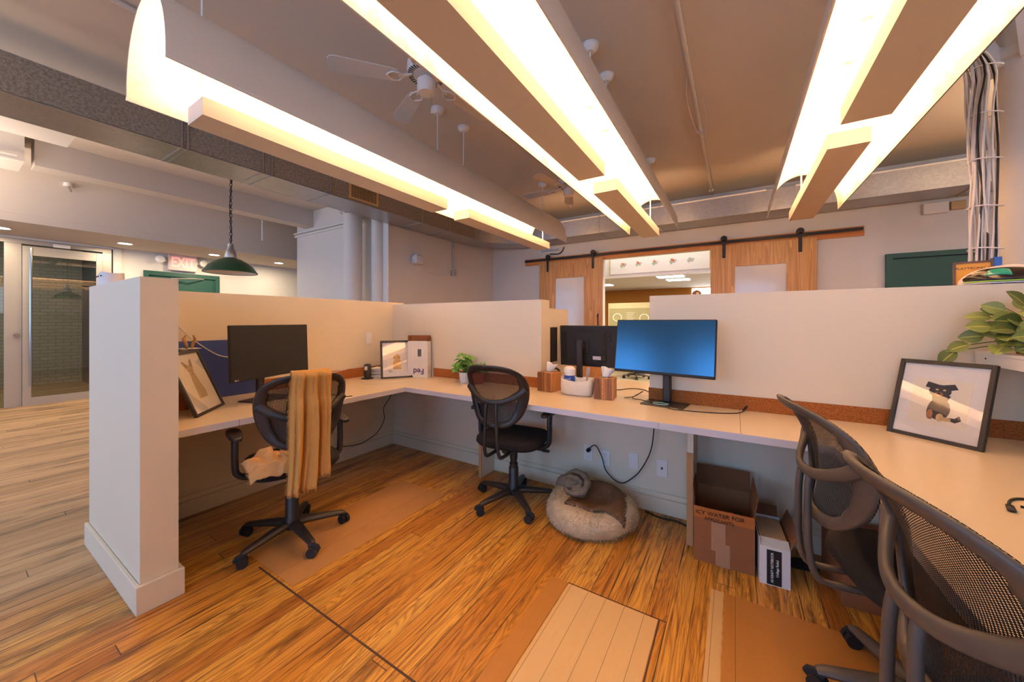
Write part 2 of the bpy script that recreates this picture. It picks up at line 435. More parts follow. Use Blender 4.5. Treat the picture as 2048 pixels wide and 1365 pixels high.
def spline(pts, k=6, cyc=False):
    P = [Vector(p) for p in pts]; n = len(P); out = []
    for i in range(n if cyc else n-1):
        a = P[(i-1) % n] if (cyc or i > 0) else P[0]; b = P[i]; c = P[(i+1) % n]; d = P[(i+2) % n] if (cyc or i+2 < n) else P[-1]
        for j in range(k):
            t = j/k; out.append(.5*((2*b)+(c-a)*t+(2*a-5*b+4*c-d)*t*t+(3*b-a-3*c+d)*t**3))
    if not cyc: out.append(P[-1])
    return out

# ================================================================ SETTING
CZ = 3.28
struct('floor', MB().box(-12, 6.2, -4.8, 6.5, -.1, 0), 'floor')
struct('floor', MB().box(-5, 3, 6.5, 11, -.1, -.002), plain('back_room_floor', '#a89a80', .5), 'pale floor of the room beyond the barn doors')
struct('ceiling', MB().box(-7.95, 6.2, -4.8, 6.7, CZ, CZ+.1), 'ceil')
YB = 6.5
b = MB()
b.box(-9.4, -2.06, YB, YB+.12, 0, CZ); b.box(-.30, 6.2, YB, YB+.12, 0, CZ); b.box(-2.06, -.30, YB, YB+.12, 2.42, CZ)
struct('wall_back', b, 'wall')
# rear wall (behind the camera) with its window openings
b = MB(); xs = [-12]
for x in WINX: xs += [x-.85, x+.85]
xs += [6.2]
for i in range(0, len(xs)-1, 2): b.box(xs[i], xs[i+1], -4.6, -4.45, 0, CZ)
for i in range(1, len(xs)-1, 2): b.box(xs[i], xs[i+1], -4.6, -4.45, 0, .9); b.box(xs[i], xs[i+1], -4.6, -4.45, 2.9, CZ)
struct('wall_front', b, 'wall')
struct('wall_right', MB().box(6.05, 6.2, -4.6, 6.5, 0, CZ), 'wall')
struct('wall_left', MB().box(-4.62, -4.5, 3.80, YB, 0, CZ), 'wall')
struct('wall_hall', MB().box(-7.05, -4.5, 3.683, 3.80, 0, CZ), 'wall')
struct('trim_1', MB().box(-7.08, -4.5, 3.65, 3.683, 2.86, 2.89).box(-7.08, -4.5, 3.63, 3.683, 2.91, 2.93), 'white', 'picture rail across the white return wall')
struct('trim_2', MB().box(-4.4995, -4.485, 3.684, 3.70, 0, CZ-.001), 'white', 'white corner bead on the wall end')
# lowered hall ceiling with its bulkhead, and the beam in front of it
struct('ceiling', MB().box(-9.4, -7.8, -4.6, YB, 2.56, 2.66).box(-7.9, -7.8, -4.6, YB, 2.661, CZ-.001), 'ceil', 'lowered hall ceiling with its white bulkhead')
struct('beam', MB().box(-6.75, -6.5, .62, 3.682, 2.99, CZ-.001), 'ceil', 'white boxed beam over the hall')
struct('beam', MB().box(-6.95, -6.45, -4.4, .55, 2.99, CZ-.001).box(-6.0, -5.3, -4.4, .78, 3.12, CZ-.001), 'white', 'white boxed soffit left of the beam')
# hall end wall X=-9.2 with openings for storefront and exit door
XH = -9.2
b = MB(); b.box(XH-.15, XH, -4.6, -.55, 0, 2.559); b.box(XH-.15, XH, 1.70, 2.13, 0, 2.559); b.box(XH-.15, XH, 3.17, YB, 0, 2.559)
b.box(XH-.15, XH, 2.13, 3.17, 2.20, 2.559); b.box(XH-.15, XH+.03, -.55, 1.70, 2.53, 2.559)
struct('wall_end', b, 'wall')
# dark room behind the glass
struct('wall_brick', MB().box(-12, -11.9, -4.6, 4, 0, 3), 'brick', 'white painted brick wall behind the glass door')
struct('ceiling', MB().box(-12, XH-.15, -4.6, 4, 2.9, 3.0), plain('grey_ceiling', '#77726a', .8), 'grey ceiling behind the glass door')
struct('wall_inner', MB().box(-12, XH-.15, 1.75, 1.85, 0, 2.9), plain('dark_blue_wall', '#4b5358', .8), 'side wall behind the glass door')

# cubicle partitions
PI_, PO = -3.09, -3.18
H1 = 1.487
struct('wall_cubicle_left', MB().box(PO, PI_-.0005, .626, 2.74, 0, H1-.001), 'part', 'cream partition running behind the left desk')
struct('wall_wing', MB().box(PO, -2.235, .495, .625, 0, H1), 'part', 'white end panel of the cubicle nearest the hall')
b = MB(); b.prism([(PO-.015, .478), (-2.215, .478), (-2.215, .643), (-2.9, .643), (-2.9, .626), (-2.234, .626), (-2.234, .494), (PO-.015, .494)], 0, .125)
struct('baseboard_wing', b, 'part', bevel=.003)
YP = 2.60
struct('wall_cubicle_back', MB().box(PI_, -1.33, YP, 2.75, 0, 1.463), 'part', 'partition behind the long desk, left of the gap')
struct('wall_cubicle_gap', MB().box(-1.33, -.50, YP, 2.75, 0, .715), 'part', 'low partition under the gap')
struct('wall_cubicle_back', MB().box(-.50, 1.30, YP, 2.75, 0, 1.461), 'part', 'partition behind the long desk, right of the gap')
struct('wall_cubicle_right', MB().box(1.18, 1.30, -.6, YP-.001, 0, 1.460), 'part', 'partition behind the right desk')
struct('wall_divider', MB().box(-1.45, -1.33, 2.75, 3.15, 0, 1.395), 'part', 'lower divider panel of the cubicle beyond the gap')
b = MB(); b.box(PI_, -3.07, .645, YP-.021, 0, .10); b.box(PI_, -3.078, .645, YP-.021, .101, .135)
struct('baseboard_left', b, 'part', bevel=.002)
b = MB(); b.box(PI_, 1.18, 2.58, YP, 0, .10); b.box(PI_, 1.18, 2.588, YP, .101, .135)
struct('baseboard_back', b, 'part', bevel=.002)
struct('baseboard_right', MB().box(1.162, 1.18, -.6, 2.58, 0, .12), 'part')

# floor patches, let into the boards
struct('floor_patch', MB().box(-2.30, -1.83, .935, 2.02, 0, .0016), 'patch_tan', 'tan sheet let into the floor beside the scarf chair')
struct('floor_patch', MB().box(-.695, -.285, .86, 1.655, 0, .0016), 'patch_pale', 'pale narrow boards let into the floor')
struct('floor_patch', MB().box(-.79, -.70, .80, 1.66, 0, .0016), 'patch_brown', 'brown board beside the pale boards')
struct('floor_patch', MB().box(-.10, -.048, 1.0, 1.985, 0, .0016), 'patch_pale', 'pale strip beside the brown floor sheet')
struct('floor_patch', MB().box(-.045, .46, 1.12, 1.985, 0, .0016), 'patch_brown', 'brown sheet under the right chairs')
struct('floor_seam', MB().box(-2.12, -.80, .911, .919, 0, .0012), 'seam', 'dark cross seam in the floor')
struct('floor_seam', MB().box(-.70, -.25, 1.66, 1.664, 0, .0012).box(-.282, -.276, .86, 1.664, 0, .0012), 'seam', 'dark seam round the pale boards')

# ---------------------------------------------------------------- room beyond the opening
struct('wall_beyond', MB().box(-5, 1.5, 10.3, 10.4, 0, 2.6), 'orange', 'ochre wall of the room beyond the barn doors')
struct('wall_beyond', MB().box(-5.1, -5, 6.62, 10.3, 0, 3.3).box(2.2, 2.3, 6.62, 10.3, 0, 3.3), 'wall', 'side walls of the room beyond')
struct('ceiling', MB().box(-5, 2.2, 7.2, 10.4, 2.15, 2.25), 'ceil', 'low ceiling of the room beyond')
struct('wall_bulkhead', MB().box(-5, 2.2, 7.1, 7.2, 2.13, 3.3), 'white', 'white bulkhead beyond the barn doors')
struct('ceiling', MB().box(-5, 2.2, 6.62, 7.1, 3.2, 3.3), 'ceil')
struct('window_1', MB().box(-.95, 1.2, 10.27, 10.3, .9, 2.12), emit('bright_window', (.93, .97, 1), 2.2), 'bright window of the room beyond')
area('beyond_fill', (-1.3, 6.9, 3.1), (2.5, .3), 14, (1, .95, .88))
# ================================================================ BIG FIXTURES
TUBE = emit('fluorescent_tube', (1, .74, .48), 4)
FX = (-2.38, -.895, .595)
labels = ('curved white pendant light trough on the left, hung over the scarf chair',
          'curved white pendant light trough in the middle, between the two fans and the barn doors',
          'curved white pendant light trough on the right, beside the cable bundle')
def light_fixture(cx, label):
    bx = {-2.38: -2.377, -.895: -.893, .595: .571}[cx]
    t = root('pendant_light_trough', label, 'ceiling light', (cx, 2.71, 2.33), 0, 'pendant light troughs')
    Y0, Y1 = .54-2.71, 4.88-2.71; hw, rise, zb = .295, .40, .11
    def cs(a):  # a in 0..pi, half ellipse of height rise
        return (-hw*cos(a), zb+rise*sin(a)**.9)
    b = MB(); b.grid(lambda u, v: (cs(u*pi)[0], Y0+(Y1-Y0)*v, cs(u*pi)[1]), 29, 2)
    b.build('reflector', 'refl', t, smooth='all')
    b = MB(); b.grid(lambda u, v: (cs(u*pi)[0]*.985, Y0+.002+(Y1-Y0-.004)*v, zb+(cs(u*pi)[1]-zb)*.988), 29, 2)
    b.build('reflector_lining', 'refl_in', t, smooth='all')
    b = MB()
    for s in (-1, 1): b.box(s*hw-.004, s*hw+.004, Y0, Y1, zb-.012, zb+.004)
    b.build('reflector_lip', 'white', t)
    dx = bx-cx
    for (a, c) in ((.73-2.71, 2.55-2.71), (2.87-2.71, 4.72-2.71)):
        b = MB()
        b.box(dx-.098, dx+.098, a, c, 0, .006)
        for s in (-1, 1): b.box(dx+s*.098, dx+s*.092, a, c, .006, .092)
        b.box(dx-.092, dx+.092, a, a+.006, .006, .092); b.box(dx-.092, dx+.092, c-.006, c, .006, .092)
        b.box(dx-.092, dx+.092, a+.006, c-.006, .04, .055)
        o = b.build('light_bar', 'bar', t)
        for s in (-1, 1):
            MB().cyl((dx+s*.045, a+.04, .085), (dx+s*.045, c-.04, .085), .013, n=10).build('lamp_tube', TUBE, o, smooth=True)
        for y in (a+.03, c-.03):
            MB().cyl((dx, y, .055), (dx, y, .97-.04), .006, n=8).build('rod', 'white', t, smooth=True)
            MB().lathe([(.0, 0), (.03, .0), (.055, .025), (.055, .04), (.062, .042), (.062, .05), (0, .05)], (dx, y, CZ-2.33-.05), 20).build('ceiling_canopy', 'white', t, smooth=True)
            MB().box(dx-.02, dx+.02, y-.012, y+.012, zb+rise-.012, zb+rise-.002).build('clip', 'brass', t)
    # wiring clipped along the lower lip
    b = MB(); s = -1 if cx < 0 else 1
    b.tube([(s*hw, -.9, zb-.012), (s*hw, 2.0, zb-.012)], .003, 6)
    b.build('lip_wire', 'iron', t)
    return t
for cx, lb in zip(FX, labels):
    light_fixture(cx, lb)
    for (a, c) in ((.75, 2.53), (2.89, 4.70)):
        area('tube_light', ({-2.38: -2.377, -.895: -.893, .595: .571}[cx], (a+c)/2, 2.432), (.15, c-a), 46, WARM, (pi, 0, 0))

# ---------------------------------------------------------------- ducts
dt = root('air_duct', 'long grey air duct hung along the left of the ceiling, turning at the back wall', 'air duct', (-4.25, 2, 2.76))
zb, zt = 2.76, 3.03
def rel(t): return (-t.location.x, -t.location.y, -t.location.z)
def mbrel(t):
    m = MB(); m.T = Matrix.Translation(rel(t)); return m
# outline with curved corner into the back run
b = mbrel(dt); b.box(-4.0, -3.994, -4.4, 5.2, zb+.008, zt-.006); b.build('side_panel', 'liner', dt)
b = mbrel(dt); b.box(-4.47, -4.0, -4.4, 5.2, zb, zb+.006); b.box(-4.47, -4.464, -4.4, 5.2, zb, zt); b.box(-4.47, -4.0, -4.4, 5.2, zt-.006, zt)
b.build('duct_shell', 'galv', dt)
for y in (1.13, 1.17, 1.75, 1.83, 2.45, 3.9, 4.5):
    b = mbrel(dt); b.box(-3.994, -3.985, y, y+.012, zb, zt); b.box(-4.475, -3.99, y, y+.012, zb-.006, zb); b.build('duct_flange', 'galv', dt)
b = mbrel(dt)
out = [(-4.0, 5.2)]+[(-3.30+(-.70)*cos(a), 5.2+.70*sin(a)) for a in [radians(k*10) for k in range(0, 10)]]
inn = [(-4.47, 5.2)]+[(-3.30-1.17*cos(a), 5.2+1.17*sin(a)) for a in [radians(k*10) for k in range(0, 10)]]
b.prism(out+inn[::-1], zb, zt); b.build('duct_elbow', 'galv', dt, smooth=True)
vt = root('vent_grille', 'beige metal vent grille on the side of the left air duct', 'vent', (-3.988, 2.90, 2.785))
MB().box(0, .012, -.21, .21, 0, .025).box(0, .012, -.21, .21, .175, .20).box(0, .012, -.21, -.185, .025, .175).box(0, .012, .185, .21, .025, .175).build('frame', 'tan', vt)
MB().box(0, .002, -.185, .185, .025, .175).build('backing', 'black', vt)
b = MB()
for i in range(22): y = -.18+i*.0171; b.box(.003, .009, y, y+.004, .027, .173)
for i in range(5): b.box(.009, .011, -.183, .183, .045+i*.027, .048+i*.027)
b.build('slats', 'tan', vt)
db = root('air_duct', 'shiny galvanised air duct running above the barn door rail to the right', 'air duct', (1, 6.2, 2.76))
b = mbrel(db); b.box(-3.2, 5.5, 5.90, 6.37, zb, 3.05); b.build('duct_shell', 'galv', db, bevel=.004)
for x in (-1.94, -1.0, .35, .65, 2.2, 3.6):
    b = mbrel(db); b.box(x, x+.012, 5.892, 5.90, zb-.006, 3.055); b.box(x, x+.012, 5.892, 6.37, zb-.008, zb); b.build('duct_flange', 'galv', db)
b = mbrel(db)
for (a, c) in ((-3.2, -1.94), (-1.928, .35), (.662, 2.2), (2.212, 3.6)): b.box(a, c, 5.895, 5.90, 3.03, 3.05)
b.build('top_lip', 'white', db)

# ---------------------------------------------------------------- conduit and ceiling bits
b = MB(); b.cyl((-.155*2, -4.4, 3.262), (-.155*2, 6.42, 3.262), .018, n=10)
for y in (.4, 2.35, 4.2, 6.2): b.box(-.34, -.28, y, y+.02, 3.24, CZ)
tag(b.build('conduit', 'ceil', smooth=True, recenter=True), 'painted pipe running along the ceiling between the middle and right light troughs', 'pipe')
b = MB(); b.tube(spline([(-.33, 3.2, 3.255), (-.36, 3.5, 3.22), (-.33, 3.9, 3.15), (-.27, 4.15, 3.16), (-.235, 3.9, 3.22), (-.25, 3.6, 3.26)], 5), .003, 5)
tag(b.build('ceiling_cable', 'whitecable', recenter=True), 'thin loop of cable hanging beside the ceiling pipe', 'cable')
b = MB(); b.cyl((-3.25, -4.4, 3.262), (-3.25, 5.6, 3.262), .02, n=10)
tag(b.build('conduit', 'ceil', smooth=True, recenter=True), 'painted pipe on the ceiling between the left light trough and the left air duct', 'pipe')

def make_fan(loc, a0, label):
    t = root('ceiling_fan', label, 'ceiling fan', loc, a0, 'white ceiling fans')
    MB().lathe([(0, 0), (.055, .0), (.065, .02), (.065, .085), (.03, .10), (.03, .115), (.12, .125), (.135, .15), (.13, .205), (.10, .225), (.03, .235), (.02, .24)], (0, 0, -.09), 28).build('motor', 'white_p', t, smooth=True)
    b = MB()
    for k in range(36):
        a = 2*pi*k/36; b.T = Matrix.Rotation(a, 4, 'Z'); b.box(.085, .128, -.004, .004, .032, .0365)
    b.build('motor_slots', 'black', t)
    MB().cyl((0, 0, .14), (0, 0, CZ-loc[2]-.02), .018, n=12).build('downrod', 'white_p', t, smooth=True)
    MB().lathe([(.02, 0), (.06, .03), (.07, .06), (.07, .066)], (0, 0, CZ-loc[2]-.066), 20).build('ceiling_canopy', 'white_p', t, smooth=True)
    for k in range(5):
        T = Matrix.Rotation(2*pi*k/5, 4, 'Z')
        b = MB(); b.T = T @ Matrix.Rotation(radians(11), 4, 'X')
        pts = [(.19, -.045), (.25, -.055), (.58, -.068), (.615, -.06), (.635, -.035), (.635, .035), (.615, .06), (.58, .068), (.25, .055), (.19, .045)]
        b.prism(pts, .0, .007); bl = b.build('blade', 'ceil', t, bevel=.002)
        b = MB(); b.T = T
        b.tube([(.10, 0, .03), (.15, 0, .012), (.19, 0, .0)], .010, 6)
        for s in (-1, 1): b.tube([(.15, 0, .006), (.185, s*.04, -.004), (.225, s*.045, -.006), (.255, s*.02, -.005), (.265, 0, -.005)], .006, 6)
        b.build('blade_bracket', 'white_p', bl, smooth=True)
    MB().cyl((.03, .02, -.09), (.03, .02, -.19), .0012, n=5).build('pull_chain', 'brass', t)
    MB().cyl((.03, .02, -.225), (.03, .02, -.19), .007, .004, 8).build('chain_knob', 'white_p', t, smooth=True)
    return t
make_fan((-1.86, 1.86, 2.99), radians(12), 'white five-blade ceiling fan between the left and middle light troughs, nearest the camera')
make_fan((-1.83, 4.35, 2.99), radians(40), 'white five-blade ceiling fan further back, half hidden behind the middle light trough')

# ---------------------------------------------------------------- columns
def column(cx, cy, label, r=.135):
    t = root('column', None, None, (cx, cy, 0)); t['kind'] = 'structure'; t['label'] = label
    MB().lathe([(r+.02, 0), (r+.02, .12), (r, .13), (r, 2.93), (r+.02, 2.94), (r+.02, 2.99), (r, 3.0), (r, CZ-.01)], (0, 0, 0), 32).build('column_shaft', 'wall', t, smooth=True)
    for k in range(8):
        b = MB(); b.T = Matrix.Rotation(2*pi*k/8+.2, 4, 'Z')
        b.T = b.T @ Matrix(((1, 0, 0, 0), (0, 0, 1, 0), (0, 1, 0, 0), (0, 0, 0, 1)))
        b.prism([(r-.01, 2.90), (r+.035, 2.90), (r+.17, 3.19), (r+.09, 3.19), (r+.02, 3.02), (r-.01, 3.02)], -.018, .018)
        b.build('capital_rib', 'wall', t)
    MB().lathe([(r, 0), (r+.18, 0), (r+.19, .03), (r+.19, .085), (r, .085)], (0, 0, CZ-.10), 32).build('capital_plate', 'wall', t, smooth=True)
column(-4.97, 3.42, 'white round column in front of the white return wall')
column(1.58, 3.62, 'white round column at the right with a ribbed capital', .145)
struct('pipe_chase', MB().cyl((-4.70, 3.66, 0), (-4.70, 3.66, 2.92), .09, n=24), 'wall', 'round pipe boxed into the white return wall', smooth=True)

# ---------------------------------------------------------------- cable bundle at the right column
t = root('cable_bundle', 'thick bundle of white and black data cables hanging down beside the right column', 'cables', (1.28, 3.33, .8))
rnd = random.Random(3)
for i in range(34):
    a = rnd.random()*2*pi; rr = .055*math.sqrt(rnd.random()); ox, oy = rr*cos(a)*1.1, rr*sin(a)*.8
    pts = [(-.36+rnd.uniform(-.03, .03), .05+oy, 2.42+ox*.6), (-.24+ox*.2, oy+.02, 2.36-ox*.8+rnd.uniform(-.02, .02)), (-.13+ox*.4, oy, 2.24-ox*.6)]
    ph = rnd.random()*6; am = rnd.uniform(.006, .02)
    for k in range(9):
        z = 2.0-k*.24
        pts.append((-.03+.03*k/9*1.0+ox+am*sin(ph+k*1.3), oy+am*cos(ph+k*1.1), z))
    MB().tube([(x, y, z) for x, y, z in spline(pts, 4)], .0052, 6).build('cable', 'blackp' if i % 9 == 0 else ('iron' if i % 13 == 5 else 'whitecable'), t, smooth='all')
for z in (2.0, 1.72, 1.45, 1.17, .92, .7):
    MB().tube([(-.01+.068*cos(q), .055*sin(q), z+.006*sin(q*2)) for q in [2*pi*k/16 for k in range(16)]], .004, 5, cyc=True).build('cable_tie', 'white_p', t)

# ---------------------------------------------------------------- back wall: barn doors, rail, green door, boxes
t = root('barn_door_track', 'black iron sliding door rail mounted on a knotty pine board along the back wall', 'door rail', (-1.15, YB-.02, 2.38))
b = mbrel(t); b.box(-3.68, 1.44, YB-.025, YB, 2.415, 2.545); b.build('backing_board', 'pine', t, bevel=.003)
b = mbrel(t); b.box(-3.66, 1.42, YB-.075, YB-.067, 2.48, 2.52); b.build('rail', 'iron', t)
for x in (-3.5, -2.7, -1.9, -1.1, -.3, .5, 1.3):
    b = mbrel(t); b.cyl((x, YB-.085, 2.5), (x, YB-.025, 2.5), .013, n=10); b.build('bolt', 'iron', t)
def barn(x0, x1, gx0, gx1, label, glabel, hx):
    t = root('barn_door', label, 'sliding door', ((x0+x1)/2, YB-.085, .02), 0, 'oak barn doors')
    y0, y1 = YB-.105, YB-.068
    b = mbrel(t); gz0, gz1 = .95, 2.11
    zt_ = 2.435
    b.box(x0, gx0, y0, y1, .02, zt_); b.box(gx1, x1, y0, y1, .02, zt_); b.box(gx0, gx1, y0, y1, .02, gz0); b.box(gx0, gx1, y0, y1, gz1, zt_)
    b.build('door_panel', 'oak', t)
    b = mbrel(t); b.box(gx0, gx1, y0+.012, y0+.02, gz0, gz1); o = b.build('glass_panel', 'frost', t); o['label'] = glabel
    b = mbrel(t)
    for a, c, e, f in ((gx0-.012, gx0, gz0, gz1), (gx1, gx1+.012, gz0, gz1), (gx0-.012, gx1+.012, gz1, gz1+.012)): b.box(a, c, y0-.004, y0+.002, e, f)
    b.build('glass_bead', 'oak', t)
    for x in (x0+.18, x1-.18):
        b = mbrel(t); b.box(x-.022, x+.022, y0-.008, y0, 2.25, 2.52)
        b.cyl((x, y0-.008, 2.545), (x, y0+.03, 2.545), .045, n=20); b.build('hanger_strap', 'iron', t)
        b = mbrel(t)
        for z in (2.29, 2.36): b.cyl((x, y0-.018, z), (x, y0-.006, z), .011, n=6)
        b.build('bolt', 'iron', t)
    if hx is not None:
        b = mbrel(t); b.box(hx-.008, hx+.008, y0-.02, y0, 1.0, 1.42); b.box(hx-.012, hx+.012, y0-.03, y0-.015, 1.36, 1.40); b.build('handle', 'iron', t)
barn(-3.31, -2.035, -2.97, -2.385, 'oak sliding barn door left of the opening, glass pane above the small plant', 'frosted glass pane', -2.12)
barn(-.33, .947, -.008, .613, 'oak sliding barn door right of the opening, with frosted glass pane', 'frosted glass pane', None)
t = root('green_door', 'dark green painted door in a green frame on the back wall at the right', 'door', (2.13, YB-.02, 0)); t['kind'] = 'structure'
b = MB(); b.box(-.49, -.43, -.03, .02, 0, 2.145); b.box(.43, .49, -.03, .02, 0, 2.145); b.box(-.43, .43, -.03, .02, 2.085, 2.145); b.build('door_frame', 'gdoor', t)
MB().box(-.43, .43, -.005, .015, 0, 2.075).build('door_panel', 'gdoor', t)
MB().box(-.43, .43, -.008, .0, 2.075, 2.085).build('door_gap', 'black', t)
tag(MB().rbox(1.965, 2.18, YB-.06, YB, 2.60, 2.735, .006).build('emergency_light_box', 'white_p', recenter=True), 'white box mounted high on the back wall above the green door', 'wall box')
tag(MB().rbox(2.20, 2.32, YB-.05, YB, 2.625, 2.725, .006).build('junction_box', 'tan', recenter=True), 'small beige box beside the white box high on the back wall', 'wall box')
# clip light and loose wire under the duct
t = root('wire_clip', 'grey metal clip with a short bent wire under the duct left of the barn doors', 'wire', (-3.0, YB-.03, 2.62))
MB().box(-.30, .05, -.02, .02, .05, .075).build('clip_plate', 'galv', t)
MB().tube(spline([(.18, 0, .10), (.15, 0, .03), (.08, 0, -.02), (.0, 0, -.02), (-.12, -.01, -.01)], 5), .010, 7).build('wire', 'iron', t)

# poster strip, ceiling panels, whiteboard beyond
t = root('hanging_banner', 'long white banner with small flower drawings on the bulkhead beyond the barn doors', 'banner', (-1.24, 7.09, 2.20))
MB().box(-.86, .86, -.004, 0, 0, .31).build('banner_sheet', 'paper', t)
MB().box(-.875, -.86, -.012, 0, -.01, .32).box(.86, .875, -.012, 0, -.01, .32).build('banner_edge', 'tan', t)
cols = [plain('ink_red', '#d8694a', .8), plain('ink_green', '#9db58a', .8), plain('ink_grey', '#b9b4ac', .8)]
rnd = random.Random(5)
for i, x in enumerate((-.62, -.33, -.03, .27, .56)):
    b = MB()
    for k in range(9):
        a = k*2.4; r = .008*k**.8
        b.m = [0, 1, 2][k % 3] if i < 4 else 2
        b.cyl((x+r*1.3*cos(a), -.004, .17+r*sin(a)), (x+r*1.3*cos(a), -.0055-k*.0004, .17+r*sin(a)), rnd.uniform(.012, .022), n=9)
    b.build('flower_drawing', cols, t)
pan = emit('ceiling_panel_light', (1, .97, .9), 6)
for (x0, x1, y0, y1) in ((-1.30, -.84, 7.42, 7.70), (-1.22, -.80, 8.05, 8.35), (-2.9, -2.5, 8.4, 8.7)):
    t = MB().box(x0, x1, y0, y1, 2.138, 2.15).build('ceiling_panel_light', pan, recenter=True)
    tag(t, {-1.30: 'square ceiling panel light beyond the barn doors, nearest the banner', -1.22: 'square ceiling panel light beyond the barn doors, second from the banner', -2.9: 'small ceiling panel light beyond the barn doors at the left end'}[x0], 'ceiling light', 'panel lights beyond the barn doors')
    area('panel_fill', ((x0+x1)/2, (y0+y1)/2, 2.12), (.4, .28), 24, (1, .86, .66))
t = root('glass_board', 'framed notice board with round diagrams and writing, standing beyond the gap in the partition', 'board', (-2.15, 9.6, 0))
MB().box(-.74, .9, -.02, .02, .9, 1.76).box(-.70, -.66, -.02, .02, 0, .9).box(.8, .84, -.02, .02, 0, .9).build('board_frame', plain('board_cream', '#d9c99a', .6), t)
MB().box(-.72, .88, -.024, -.02, .92, 1.62).build('board_face', plain('board_olive', '#a59a6e', .4), t)
b = MB()
for x, z in ((-.50, 1.38), (.18, 1.36), (.55, 1.36)):
    b.tube([(x+.11*cos(q), -.028, z+.10*sin(q)) for q in [2*pi*k/20 for k in range(20)]], .012, 6, cyc=True)
for i in range(7): b.box(-.26, -.05-.03*(i % 3), -.027, -.024, 1.5-i*.045, 1.508-i*.045)
for i in range(6): b.box(.36, .60-.04*(i % 2), -.027, -.024, 1.56-i*.035, 1.57-i*.035)
b.build('drawings', 'paper', t)

# ---------------------------------------------------------------- hall: storefront, exit door, sign
area('inner_room_fill', (-10.4, .2, 2.85), (1.2, 2.5), 16, (1, .93, .78))  # unseen lamp added to lighten the room behind the glass
t = root('glass_storefront', 'aluminium framed sliding glass door at the end of the hall', 'glass door', (XH, .6, 0)); t['kind'] = 'structure'
b = MB(); T0 = 2.515
for (y0, y1) in ((-1.15, -1.09), (.0, .155), (.975, 1.08)): b.box(-.06, .03, y0, y1, 0, 2.459)
b.box(-.06, .03, -1.15, 1.08, 2.46, 2.528); b.build('fixed_frame', 'alum', t, bevel=.002)
b = MB(); b.box(.03, .06, .16, .24, .0, 2.43); b.box(.03, .06, .90, .97, 0, 2.43); b.box(.03, .06, .24, .90, 2.29, 2.43); b.box(.03, .06, .24, .90, 0, .12)
b.build('door_leaf', 'alum', t, bevel=.002)
MB().box(.04, .046, .24, .90, .12, 2.29).build('door_glass', 'dglass', t)
MB().box(-.02, -.012, -1.09, .0, 0, 2.46).build('side_glass', 'dglass', t)
MB().cyl((.03, .105, 1.08), (.075, .105, 1.08), .025, n=14).build('lock', 'chrome', t, smooth=True)
MB().cyl((.07, .235, .3), (.07, .235, 2.40), .016, n=10).build('pull_bar', 'chrome', t, smooth=True)
MB().box(.03, .075, .45, .62, 2.45, 2.50).build('door_closer', 'white_p', t)
struct('trim_3', MB().box(XH, XH+.03, 1.70, 1.80, 0, 2.55), 'wall', 'pale jamb beside the glass door')
t = root('exit_door', 'dark green exit door with a closer arm at the end of the hall', 'door', (XH, 2.65, 0)); t['kind'] = 'structure'
b = MB(); b.box(-.03, .03, -.57, -.50, 0, 2.22); b.box(-.03, .03, .50, .57, 0, 2.22); b.box(-.03, .03, -.50, .50, 2.14, 2.22); b.build('door_frame', 'gdoor', t)
MB().box(-.03, .0, -.50, .50, 0, 2.14).build('door_panel', 'gdoor', t)
b = MB(); b.rbox(.0, .06, -.35, -.12, 2.02, 2.09); b.tube([(.05, -.2, 2.10), (.14, .1, 2.12), (.03, .3, 2.13)], .010, 6); b.build('door_closer', 'alum', t)
t = root('exit_sign', 'white illuminated exit sign with red letters above the green door, lamp heads on each side', 'exit sign', (XH+.02, 2.62, 2.26))
MB().rbox(0, .06, -.215, .215, 0, .30, .006).build('sign_box', plain('exit_sign_face', '#e6cfc8', .5), t)
red = emit('exit_red', (1, .10, .07), .55)
text('EXIT', .25, basis((0, 1, 0), (0, 0, 1), (.0605, 0, .15)) @ Matrix.Diagonal((.70, 1.05, 1, 1)), red, t, bold=.008)
for y in (-.34, .31):
    MB().lathe([(.0, -.07), (.05, -.06), (.068, 0), (.06, .005), (0, .005)], (0, 0, 0), 20).build('lamp_head', 'white_p', t, smooth=True, loc=(.09, y, .18)).rotation_euler = (0, pi/2, -.3 if y < 0 else .3)
b = MB(); b.box(0, .02, -.30, .30, .15, .19); b.build('bracket', 'white_p', t)
for y, nm in ((.53, 'leftmost in the picture, above the glass door'), (1.71, 'between the glass door and the exit sign'), (2.90, 'above the exit door'), (4.05, 'right of the green pendant lamp')):
    t = root('downlight', 'round recessed downlight in the low hall ceiling, '+nm, 'ceiling light', (-8.5, y, 2.55), 0, 'downlights in the low hall ceiling')
    MB().lathe([(.07, .01), (.09, 0), (.09, .01)], n=24, cap=False).build('ring', 'white', t, smooth=True)
    MB().lathe([(0, .004), (.072, .004)], n=24, cap=False).build('lens', emit('downlight_lens', (1, .85, .62), 25), t)
    area('downlight_lamp', (-8.5, y, 2.53), (.14, .14), 13, (1, .78, .52), (0, 0, 0))
t = root('sprinkler_head', 'small white sprinkler head high on the white bulkhead at the left', 'sprinkler', (-7.78, 1.02, 3.13))
MB().lathe([(0, .05), (.04, .05), (.045, 0), (.0, -.005)], n=16).build('cup', 'white_p', t, smooth=True)
MB().cyl((.02, 0, 0), (.05, .02, -.07), .012, n=8).build('nozzle', 'chrome', t)
tag(MB().tube([(-6.44, .05, 3.16), (-6.44, .05, 3.03), (-6.42, .5, 3.03)], .014, 8).build('soffit_pipe', 'white_p', recenter=True), 'thin white bent pipe on the boxed soffit at the left', 'pipe')

